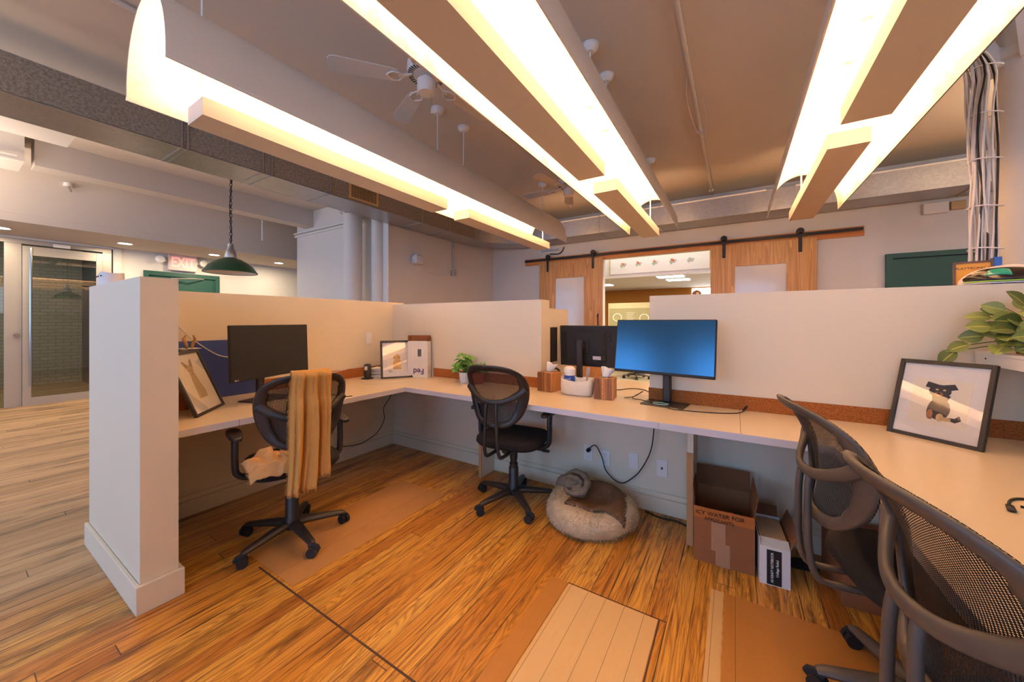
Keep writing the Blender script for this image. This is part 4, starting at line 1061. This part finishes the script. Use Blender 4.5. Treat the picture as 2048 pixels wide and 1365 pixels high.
plant_pot((-1.895, 2.50, DZ), .066, .095, 'terra', 'small sprigged plant in a terracotta pot behind the middle chair', fol(22, .06, .01, .09, (.04, .06), (.12, .2), 'leaf1', 9, False, (0, 0), .03))
t = root('wall_shelf', 'white shelf on the right partition holding the large-leaved plant', 'shelf', (1.07, 1.95, 1.09))
MB().box(-.112, .108, -.65, .645, .045, .06).build('shelf_board', 'white', t, bevel=.001)
MB().box(-.11, -.10, -.65, .635, .0, .0445).build('front_rail', 'white', t)
MB().box(-.11, .108, .636, .645, .0, .0445).build('end_panel', 'white', t)
MB().cyl((-.112, .56, .03), (-.109, .56, .03), .004, n=8).build('screw', 'iron', t)
def bigfol(b, c, h):
    rnd = random.Random(21)
    L0 = [((-.10, .02, .10), (-1, .1, .15)), ((-.07, 0, .13), (-.8, .3, .35)), ((-.12, -.02, .06), (-1, -.1, .1)), ((-.13, .0, .02), (-1, .2, -.1)), ((-.16, .03, -.02), (-1, .1, -.35)),
          ((-.20, .05, -.05), (-.9, .2, -.9)), ((-.05, -.05, .08), (-.7, -.7, .2)), ((-.08, -.06, .02), (-.5, -.8, -.1)), ((-.04, -.05, .15), (-.5, -.4, .6)), ((-.10, -.06, -.02), (-.6, -.7, -.3)), ((-.03, -.08, .0), (-.2, -1, -.2))]
    for k in range(24):
        a = rnd.uniform(0, 2*pi); L0.append(((.05*cos(a)-.02, .07*sin(a)-.02, rnd.uniform(0, .14)), (cos(a)-.3, sin(a)*.8-.3, rnd.uniform(-.3, .5))))
    for k in range(22):
        a = rnd.uniform(0, 2*pi); L0.append(((.06*cos(a), .10*sin(a)-.22, rnd.uniform(-.02, .12)), (cos(a)-.4, sin(a)*.8-.2, rnd.uniform(-.3, .4))))
    for p, d in L0:
        p = (p[0], min(p[1], .03), p[2]+h*.9)
        c.tube([(0, 0, h*.8), (p[0]*.5, p[1]*.5, p[2]*.7+.03), p], .002, 5)
        leaf(b, p, (d[0], min(d[1], .2), d[2]), rnd.uniform(.070, .092), rnd.uniform(.028, .036), rnd.uniform(.1, .3), up=Vector((-.5+rnd.uniform(-.4, .4), -.8, .5+rnd.uniform(-.4, .4))), cup=.2)
bigfol.mat = 'leaf2'
plant_pot((1.06, 2.44, 1.15), .05, .06, plain('bark_pot', '#9a5a26', .9, var=.3, sc=50, bump=.5, bsc=80), 'large-leaved veined plant trailing over the white wall shelf', bigfol, rim=False)

# things on top of the partitions
t = root('cycling_helmet', 'white aero cycling helmet with dark visor and green trim on top of the right partition', 'helmet', (1.105, 2.672, 1.462), radians(-6))
def hel(u, v):
    a = 2*pi*u; ph = v*pi/2
    x = -.17*cos(a)*cos(ph); y = .072*sin(a)*cos(ph); z = .092*sin(ph)
    if x > 0: x *= 1.15; z *= 1-.25*(x/.2)
    return (x, y, z*.98+.004)
MB().grid(hel, 40, 12, cu=True).build('shell', plain('helmet_white', '#dccfc8', .3, var=.04), t, smooth='all')
b = MB()
def vis(u, v):
    a = pi+pi*(.02+.96*u); x0 = -.045+.088*cos(a)*1.15; ph = .16+v*1.05
    x = -.04-.118*cos(pi*u)*cos((v-.15)*1.1); xx = max(-.168, min(.168, x)); z = .018+.060*v*(1-.25*(2*u-1)**2)
    k = 1-(xx/.172)**2-(z/.094)**2; y = -.0745*math.sqrt(max(.0, k)); return (xx, y-.002, z)
b.grid(vis, 24, 8); b.build('visor', plain('visor_dark', '#2a1f1a', .12), t, smooth='all', solid=.002)
b = MB(); b.grid(lambda u, v: ((lambda p: (p[0], p[1]-.003, p[2]))(vis(.33+.22*u, .45+.5*v-.2*abs(u-.5)))), 8, 5); b.build('lens', plain('lens_teal', '#2f8f78', .1), t, smooth='all', solid=.001)
b = MB(); b.tube([(lambda p: (p[0], p[1]-.003, p[2]-.004))(vis(q/20, 0)) for q in range(21)], .003, 6); b.build('trim', plain('trim_lime', '#8fc21a', .4), t, smooth='all')
text('VIVO', .022, basis((.9, -.1, .35), (-.35, -.1, .9), (.118, -.056, .030)), 'blackp', t)
MB().lathe([(.05, -.002), (.05, .02), (.0, .022)], (.16, -.035, 0), 16, sx=1, sy=.7).build('ear_cutout', 'black', t)
t = root('picture_block', 'small wooden framed orange poster with a blue book behind it, next to the helmet', 'picture', (1.0, 2.715, 1.462), radians(-12))
b = MB(); b.box(-.066, -.058, -.01, .01, 0, .115); b.box(.05, .058, -.01, .01, 0, .13); b.box(-.066, .058, -.009, .009, .113, .122); b.build('frame', plain('frame_brown', '#5a3a26', .5), t)
MB().box(-.058, .05, -.004, .006, 0, .115).build('poster', plain('poster_orange', '#e09a1c', .5), t)
text('PLAYTRONICA', .0165, basis((1, 0, 0), (0, 0, 1), (-.004, -.0045, .088)), 'iron', t)
MB().box(.059, .083, -.008, .012, 0, .135).build('blue_book', plain('book_blue', '#1f55a8', .5), t)
t = root('toy_figure', 'tiny brown toy on top of the partition right of the gap', 'toy', (-.217, 2.66, 1.461))
MB().lathe([(0, 0), (.026, 0), (.028, .012), (.018, .026), (0, .032)], n=14, sy=.6).build('toy_body', plain('toy_brown', '#6a3a20', .5, var=.4, sc=60), t, smooth=True)
MB().lathe([(0, .0), (.009, .004), (.009, .014), (0, .018)], (.006, -.013, 0), 10).build('toy_face', plain('toy_cream', '#d8b890', .5), t, smooth=True)
t = root('fabric_cap', 'pale cloth cap with dark eyelets lying on the end panel of the cubicle', 'cap', (-3.06, .56, H1))
b = MB(); b.grid(lambda u, v: ((lambda x, y: (x*(1-.10*v), y*(1-.10*v), .075*v+.006*sin(x*40)*v))(*sup(2*pi*u, .093, .052, .75))), 32, 6, cu=True)
b.grid(lambda u, v: ((lambda x, y: (x*.9*v, y*.9*v, .075+.006*sin(x*40)*v+.004*(1-v)))(*sup(2*pi*u, .093, .052, .75))), 32, 4, cu=True)
b.build('cap_body', plain('cap_cloth', '#e3dedc', .9, var=.05, sc=20, bump=.2, bsc=150), t, smooth='all')
for x in (-.04, .0, .055): MB().cyl((x, -.052, .055), (x, -.047, .055), .004, n=10).build('eyelet', 'black', t)

# left end of the desk, half hidden by the end panel
t = root('cardboard_box', 'open brown box at the left end of the desk behind the big-eared dog painting', 'box', (-2.945, .79, DZ), radians(4))
b = MB(); b.box(-.11, .11, -.11, -.107, 0, .24); b.box(-.11, .11, .107, .11, 0, .24); b.box(-.11, -.107, -.107, .107, 0, .24); b.box(.107, .11, -.107, .107, 0, .24); b.box(-.107, .107, -.107, .107, 0, .004); b.build('carton', 'cardb', t)
MB().box(-.11, .0, .05, .15, .3605, .364).box(-.08, -.05, .07, .10, .24, .3605).build('tray', 'paper', t)
t = root('carved_figure', 'small brown carved wooden figure standing above the painting at the left end of the desk', 'figurine', (-2.975, .885, DZ+.364))
for s in (-1, 1): MB().tube([(0, s*.012, 0), (0, s*.018, .03), (s*.004, s*.028, .06), (0, s*.018, .085)], [.007, .010, .009, .004], 8).build('figure_stem', 'mdf', t, smooth=True)
b = MB()
for k in range(10): leaf(b, (.0, -.02, .002), (cos(k), sin(k)*.5, .4), .03, .01)
b.build('green_sprig', 'leaf1', t, smooth='all')

# helmet etc done; cables on and under the desks
def cable(pts, r, mat, label, k=6, name='cable', extra=None):
    b = MB(); b.tube(spline(pts, k), r, 7)
    if extra: extra(b)
    o = b.build(name, mat, smooth='all', recenter=True); return tag(o, label, 'cable')
z = DZ+.003
cable([(-.36, 2.44, DZ+.012), (-.33, 2.385, z), (-.128, 2.41, z), (-.002, 2.47, z), (.04, 2.54, z+.004), (.055, 2.575, z+.02)], .0028, 'black', 'black cable with a plug lying on the back desk right of the blue screen', extra=lambda b: b.tube([(.04, 2.545, z+.006), (.058, 2.58, z+.024)], .006, 8))
cable([(-.84, 2.80, z), (-.771, 2.84, z), (-.70, 2.95, z), (-.60, 2.93, z), (-.52, 2.80, z)], .003, 'black', 'black cable on the rear desk seen through the gap')
cable([(-.66, 2.56, z), (-.60, 2.60, z+.01), (-.57, 2.68, z+.03), (-.55, 2.60, z+.045), (-.60, 2.54, z+.01), (-.54, 2.50, z+.012), (-.46, 2.46, z+.010)], .0028, 'black', 'tangled black cable left of the blue screen base')
cable([(-.36, 2.45, DZ+.0125), (-.40, 2.43, DZ+.0125), (-.44, 2.44, DZ+.0125), (-.45, 2.47, DZ+.0125), (-.41, 2.49, DZ+.0125), (-.36, 2.475, DZ+.0125)], .0025, plain('mint_cable', '#9fd0bd', .5), 'pale green cable loop on the blue screen base')
tag(MB().rbox(-.35, -.27, 2.40, 2.46, DZ, DZ+.004, .001).build('cable_adapter', plain('cream_card', '#d8cf9f', .6), recenter=True), 'small cream card under the corner of the blue screen base', 'card')
Zc = DZ+.004
cable([(.80, 1.74, Zc), (.737, 1.735, Zc), (.705, 1.71, Zc), (.685, 1.675, Zc), (.672, 1.64, Zc)], .0035, 'black', 'short black plug cable at the right edge of the desk', name='usb_cable', extra=lambda b: (b.tube([(.676, 1.65, Zc+.001), (.662, 1.605, Zc+.001)], .0085, 8, flat=.45, up=(0, 0, 1)), b.tube([(.70, 1.66, Zc), (.80, 1.62, Zc)], .0035, 7)))
YW = 2.562
cable([(-.925, 2.585, .335), (-.92, YW-.02, .345), (-.871, YW, .382), (-.822, YW, .31), (-.786, YW, .21), (-.69, YW, .150), (-.60, YW, .21), (-.538, YW, .294), (-.483, YW, .424), (-.464, YW, .58), (-.46, YW, .713)], .0038, 'black', 'black power cable looping from the outlet up under the back desk', extra=lambda b: b.cyl((-.925, 2.597, .335), (-.925, 2.56, .335), .014, n=12))
cable([(-3.0, 1.97, .158), (-3.0, 2.14, .136), (-3.0, 2.318, .183), (-3.0, 2.413, .298), (-2.98, 2.395, .427), (-2.96, 2.47, .55), (-2.95, 2.45, .713)], .0038, 'black', 'black power cable hanging under the corner of the desks')
Xc = -3.082
cable([(Xc, .70, 1.42), (Xc, .851, 1.265), (Xc+.005, .934, 1.165), (Xc+.02, 1.054, 1.06), (Xc+.03, 1.135, 1.03), (Xc+.03, 1.25, 1.0)], .0035, 'whitecable', 'white cable running down the left partition across the blue board')
cable([(Xc+.02, 1.36, .89), (Xc+.03, 1.44, .865), (Xc+.05, 1.60, .84), (Xc+.06, 1.76, .83), (-3.0, 1.987, .85), (-2.97, 2.08, .88), (-2.95, 2.14, .875)], .003, 'whitecable', 'white cable sagging in front of the cork strip from the monitor to the black speaker')
cable([(-2.93, 2.12, z), (-2.80, 2.0, z), (-2.648, 1.98, z), (-2.52, 2.12, z), (-2.46, 2.26, z), (-2.52, 2.36, z)], .0014, 'whitecable', 'thin white wire lying on the desk in front of the golden dog painting')
cable([(-2.70, 1.20, z), (-2.66, 1.30, z), (-2.62, 1.45, z), (-2.50, 1.55, z), (-2.36, 1.56, z), (-2.33, 1.60, z)], .003, 'black', 'black cable on the left desk behind the scarf chair')
def outlet(x, z0, label, kind, Wd=.035):
    t = root('outlet_plate', label, 'outlet', (x, YP-.001, z0-.057), 0, 'white wall plates under the back desk')
    MB().rbox(-Wd, Wd, -.006, 0, 0, .115, .002).build('plate', 'white_p', t)
    if kind == 'outlet':
        for zz in (.032, .083):
            f = MB().rbox(-.017, .017, -.008, -.006, zz-.014, zz+.014, .003).build('outlet_face', 'paper', t)
            MB().box(-.008, -.006, -.0085, -.008, zz-.002, zz+.007).box(.006, .008, -.0085, -.008, zz-.002, zz+.007).box(-.002, .002, -.0085, -.008, zz-.010, zz-.006).build('slots', 'plug', f)
    elif kind == 'data': MB().box(-.006, .006, -.0085, -.006, .05, .065).build('jack', 'plug', t)
outlet(-.934, .305, 'white outlet plate under the back desk with the black plug in it', 'outlet')
outlet(-.806, .292, 'white outlet plate under the back desk with nothing plugged in', 'outlet')
outlet(-.607, .310, 'blank white wall plate under the back desk', 'blank', .033)
outlet(-.42, .300, 'white plate with a single jack under the back desk, nearest the cardboard box', 'data')

# ================================================================ ON THE FLOOR
t = root('cardboard_box', 'large open brown cardboard box with handwriting on its front flap, under the back desk', 'box', (-.06, 2.35, 0), radians(2))
W2, D2, HB = .138, .16, .292; th = .004
b = MB(); b.box(-W2, W2, -D2, -D2+th, 0, HB); b.box(-W2, W2, D2-th, D2, 0, HB); b.box(-W2, -W2+th, -D2+th, D2-th, 0, HB); b.box(W2-th, W2, -D2+th, D2-th, 0, HB); b.box(-W2+th, W2-th, -D2+th, D2-th, 0, th)
b.build('carton', 'cardb', t)
b = MB(); b.T = Matrix.Translation((0, -D2-.001, HB)) @ Matrix.Rotation(radians(-176), 4, 'X'); b.box(-W2, W2, 0, .003, 0, .072); b.build('front_flap', plain('flap_orange', '#b56a2c', .75, var=.08, sc=20), t)
text('ICY WATER FOR', .030, basis((1, 0, .02), (0, -.06, 1), (-.018, -D2-.0105, HB-.024)), 'iron', t, 'handwriting')
text('APPLICANTS', .024, basis((1, 0, -.01), (0, -.06, 1), (-.02, -D2-.012, HB-.052)), 'iron', t, 'handwriting')
b = MB(); b.T = Matrix.Translation((0, D2-.002, HB)) @ Matrix.Rotation(radians(-6), 4, 'X'); b.box(-W2, W2, -.003, 0, 0, .115); b.build('back_flap', 'cardd', t)
b = MB(); b.T = Matrix.Translation((W2-.002, 0, HB)) @ Matrix.Rotation(radians(8), 4, 'Y'); b.box(0, .003, -D2+.01, D2-.012, 0, .10); b.build('side_flap', 'cardb', t)
b = MB(); b.T = Matrix.Translation((-W2+.002, 0, HB)) @ Matrix.Rotation(radians(-4), 4, 'Y'); b.box(-.003, 0, -D2+.04, D2-.012, 0, .09); b.build('side_flap', 'cardb', t)
MB().box(-.055, .010, -D2-.0012, -D2, .075, .225).box(-.035, .030, -D2-.0013, -D2, .0, .12).build('tape', 'tape', t)
t = root('glass_flask', 'round dark glass flask lying in the large cardboard box', 'flask', (.01, 2.33, .006))
MB().lathe([(0, 0), (.04, .004), (.075, .05), (.08, .10), (.07, .17), (.035, .215), (.0, .22)], n=24).build('flask_body', plain('dark_glass', '#2b2624', .08, spec=.8), t, smooth=True)
MB().lathe([(.02, .213), (.02, .235), (.0, .237)], n=16).build('stopper', 'iron', t, smooth=True)
t = root('notebook_box', 'white carton with a black A5 KRAFT NOTEBOOK label, standing right of the large cardboard box', 'box', (.152, 2.31, 0), radians(4))
W3, D3, HC = .062, .145, .21
b = MB(); b.box(-W3, W3, -D3, -D3+.003, 0, HC-.025); b.box(-W3, W3, D3-.003, D3, 0, HC); b.box(-W3, -W3+.003, -D3+.003, D3-.003, 0, HC); b.box(W3-.003, W3, -D3+.003, D3-.003, 0, HC-.03); b.box(-W3+.003, W3-.003, -D3+.003, D3-.003, 0, .003); b.build('carton', 'white_p', t)
b = MB(); b.T = Matrix.Translation((0, -D3, HC-.025)) @ Matrix.Rotation(radians(-68), 4, 'X'); b.box(-W3, W3, 0, .002, 0, .055); b.build('front_flap', 'white_p', t)
b = MB(); b.T = Matrix.Translation((W3-.002, 0, HC-.03)) @ Matrix.Rotation(radians(22), 4, 'Y'); b.prism([(0, -D3+.005), (.002, -D3+.005), (.002, D3-.005), (0, D3-.005)], 0, .095); b.build('side_flap', 'cardb', t)
b = MB(); b.T = Matrix.Translation((0, D3-.002, HC)) @ Matrix.Rotation(radians(-8), 4, 'X'); b.box(-W3+.01, W3-.01, 0, .002, 0, .06); b.build('back_flap', 'cardd', t)
MB().box(-.032, .028, -D3-.0008, -D3, .004, .172).build('label', 'black', t)
text('A5 KRAFT NOTEBOOK', .0142, basis((0, 0, 1), (-1, 0, 0), (-.010, -D3-.0012, .088)), 'white_p', t, bold=.0003)
text('College Ruled', .0145, basis((0, 0, 1), (-1, 0, 0), (.011, -D3-.0012, .088)), 'white_p', t, bold=.0003)
kr = plain('kraft_page', '#c2a780', .85, var=.1, sc=60)
nb = MB().box(-.0045, .0045, -.102, .102, 0, .205).build('notebook', kr); nb.rotation_euler.z = radians(4); nb.location = (.102, 2.312, .0035)
tag(nb, 'kraft notebook standing on edge in the white carton', 'notebook', 'kraft notebooks in the white carton')
for k in range(1, 11):
    c = nb.copy(); COL.objects.link(c); c.location = (.102+k*.0100, 2.312+k*.0007, .0035)
t = root('cardboard_box', 'brown cardboard box on the floor under the right desk, behind a chair base', 'box', (.60, 2.36, 0), radians(3))
MB().box(-.20, .20, -.17, .17, 0, .25).build('carton', 'cardb', t, bevel=.002)
MB().box(-.03, .03, -.171, -.1702, .001, .249).build('tape', 'tape', t)
def lump(u, v):
    a = 2*pi*u; r = cos(v*pi/2)**.7; k = .75+.4*noise.noise(Vector((cos(a)*1.5, sin(a)*1.5, v*2)))
    return (.10*r*k*cos(a)*1.3, .05*r*k*sin(a), .045*v*(.8+.5*noise.noise(Vector((cos(a)*2, sin(a)*2, 3)))))
o = MB().grid(lump, 24, 8, cu=True).build('dark_cloth', 'fabric', smooth='all'); o.location = (.30, 2.42, 0)
tag(o, 'crumpled black cloth on the floor between the white carton and the right chair', 'cloth')
tag(MB().tube(spline([(-.52, 2.55, .005), (-.42, 2.52, .005), (-.33, 2.53, .005), (-.25, 2.50, .005)], 4), .005, 6).build('floor_cable', 'black', recenter=True), 'black cable on the floor along the baseboard right of the pet bed', 'cable')

# fluffy round pet bed
t = root('pet_bed', 'round fluffy cream pet bed on the floor under the back desk', 'pet bed', (-.80, 2.265, 0))
R1, r1 = .195, .082
def tor(u, v, k=1.0):
    a = 2*pi*u; q = 2*pi*v; rr = r1*(1+.06*sin(3*a+1)+.04*sin(7*a))*k
    return Vector(((R1+rr*cos(q))*cos(a), (R1+rr*cos(q))*sin(a)*.97, .078+rr*.92*sin(q)+.012*sin(a-.5)))
fur = plain('cream_fur', '#e0c7a2', .95, var=.16, sc=26)
MB().grid(lambda u, v: tuple(tor(u, v)), 64, 20, cu=True, cv=True).build('bed_ring', fur, t, smooth='all')
MB().lathe([(0, .0), (.22, .0), (.2, .05), (.0, .055)], n=32).build('bed_floor', fur, t, smooth=True)
b = MB(); rnd = random.Random(11)
for k in range(15000):
    u, v = rnd.random(), rnd.uniform(-.12, .62)
    p = tor(u, v, .97); n_ = (tor(u, v, 1.2)-p).normalized()
    g = Vector((rnd.gauss(0, .45), rnd.gauss(0, .45), rnd.gauss(0, .35)-.35)); cl = Vector((noise.noise(p*22), noise.noise(p*22+Vector((9, 0, 0))), noise.noise(p*22+Vector((0, 9, 0)))))*1.3
    d = (n_+g*.55+cl*.6).normalized(); L = rnd.uniform(.016, .028); s = d.cross(Vector((rnd.random(), rnd.random(), rnd.random()))).normalized()*.0011
    tip = p+d*L; tip.z = max(.002, tip.z-.004)
    m_ = p+d*L*.55
    i = len(b.v); b.v += [tuple(p-s), tuple(p+s), tuple(m_+s*.8), tuple(m_-s*.8), tuple(tip)]; b.f += [(i, i+1, i+2, i+3), (i+3, i+2, i+4)]; b.mi += [0, 0]
tag(b.build('fur', fur, t), kind='stuff')
brown = plain('brown_plush', '#6b4f35', .95, var=.22, sc=30, bump=.5, bsc=220)
def cush(u, v):   # soft square plush pad covering the right and back of the ring
    x = -.13+.36*u; y = -.16+.40*v
    rr = math.hypot(x, y); zz = .075+.078*math.exp(-((rr-.185)/.085)**2)+.012*noise.noise(Vector((x*14, y*14, 0)))
    e = min(u, 1-u, v, 1-v); zz -= .02*max(0, 1-e/.06)
    sc_ = min(1, .275/max(rr, 1e-4)); x *= sc_; y *= sc_
    if rr > .26: zz -= .9*(min(rr, .34)-.26)
    return (x, y, zz+.018)
ro = Matrix.Rotation(radians(8), 4, 'Z')
b = MB(); b.T = ro; b.grid(cush, 30, 30); b.build('plush_pad', brown, t, smooth='all', solid=.010)
taupe = plain('taupe_fleece', '#8d7863', .95, var=.18, sc=24, bump=.6, bsc=180)
t = root('fleece_blanket', 'rumpled taupe fleece blanket heaped on the left rim of the pet bed', 'blanket', (-.945, 2.33, .15))
b = MB()
def blob(cx, cy, cz, rx, ry, rz, sd):
    def f(u, v):
        a = 2*pi*u; q = pi*v-pi/2; d = Vector((cos(a)*cos(q), sin(a)*cos(q), sin(q))); k = 1+.28*noise.noise(d*1.8+Vector((sd, 0, 0)))
        return (cx+rx*k*d.x, cy+ry*k*d.y, cz+rz*k*d.z)
    b.grid(f, 26, 14, cu=True)
blob(-.03, .02, .02, .085, .075, .050, 1); blob(.05, -.03, .0, .055, .06, .045, 7); blob(-.09, .03, .0, .055, .05, .045, 3)
b.build('blanket_heap', taupe, t, smooth='all')
b = MB()
P = spline([(-.09, .05, .03), (-.03, .085, .07), (.05, .06, .072), (.10, .0, .055), (.095, -.06, .02), (.04, -.085, .0), (-.02, -.08, .005), (-.035, -.05, .02)], 6)
b.tube(P, [.010+.014*math.sin(pi*min(1, (i+3)/(len(P)+3)))*(1+.25*sin(i*1.1)) for i in range(len(P))], 10)
P = spline([(-.07, -.01, .045), (-.02, .0, .068), (.04, .0, .06), (.065, -.035, .04), (.02, -.06, .03)], 6)
b.tube(P, [.016+.004*sin(i*1.4) for i in range(len(P))], 10)
b.build('blanket_fold', taupe, t, smooth='all')

# ================================================================ SCARF ON THE LEFT CHAIR
CH = Matrix.Translation((-2.25, 1.146, 0)) @ Matrix.Rotation(radians(75), 4, 'Z')
t = root('scarf', 'long mustard scarf with frayed edges draped over the back of the left chair', 'scarf', (-2.25, 1.146, 0), radians(75))
SX0, SX1 = -.085, .100
def topy(x): return by(x, 1.0)
def drape(u, v):
    x = SX0+(SX1-SX0)*u
    fold = .014*sin(u*19+.6+.6*v)+.008*sin(u*37+v*3)+.004*sin(u*60)
    L = .30+.62; s = v*L
    if s < .26:      # in front of the mesh, hidden side
        z = .76+s; y = by(x, z)+.028+fold*.2
    elif s < .34:    # over the top rail
        a = (s-.26)/.08*pi; z = 1.022+.014*sin(a); y = by(x, 1.0)+.024*cos(a)-.004
    else:
        z = 1.02-(s-.34)*(1.02 if u < .55 else .93)+(-.05*max(0, .3-u)*((s-.34)/.58)); k = min(1, (s-.34)/.2)
        y = min(by(x, max(.78, z)), by(x, .9))-.034-.052*min(1, (1.02-z)/.16)+fold*(.3+.8*k)
    wv = (s/L); xx = x-.018*max(0, wv-.45)*(1 if u < .5 else -.4)*2+.004*sin(v*9+u*3)
    return (xx, y, z)
b = MB(); b.grid(drape, 60, 64); b.build('cloth', 'scarf', t, smooth='all', solid=.0025)
b = MB(); rnd = random.Random(8)
for k in range(170):
    v = .36+.64*k/170; p = Vector(drape(0, v)); e = p+Vector((-rnd.uniform(.004, .012), rnd.uniform(-.003, .003), -rnd.uniform(0, .006))); b.tube([p, e], .0008, 4)
for k in range(110):
    u = k/109; p = Vector(drape(u, 1)); e = p+Vector((rnd.uniform(-.004, .004), rnd.uniform(-.003, .003), -rnd.uniform(.006, .02))); b.tube([p, e], .0008, 4)
tag(b.build('fringe', 'scarf', t), kind='stuff')
def crumple(u, v):
    x = -.235+.22*u; y = -.02-.235*v
    w_ = noise.noise(Vector((u*2.4, v*2.4, 1.5)))*.055+noise.noise(Vector((u*6, v*5, 4)))*.024
    z = .512+.03*sin(pi*u)+abs(w_)*1.0
    if y < -.21: z -= (-.21-y)*1.9*(.4+.6*u); 
    if x < -.20: z -= (-.20-x)*.4
    return (x+w_*.5, y+w_*.3-.03*u, max(z, .506 if y > -.2 else .40))
b = MB(); b.grid(crumple, 36, 36); b.build('crumpled_end', 'scarf2', t, smooth='all', solid=.003)
b = MB()
for k in range(70):
    v = k/69; p = Vector(crumple(0, v)); b.tube([p, p+Vector((-rnd.uniform(.004, .014), rnd.uniform(-.006, .006), .004))], .0008, 4)
tag(b.build('fringe', 'scarf2', t), kind='stuff')
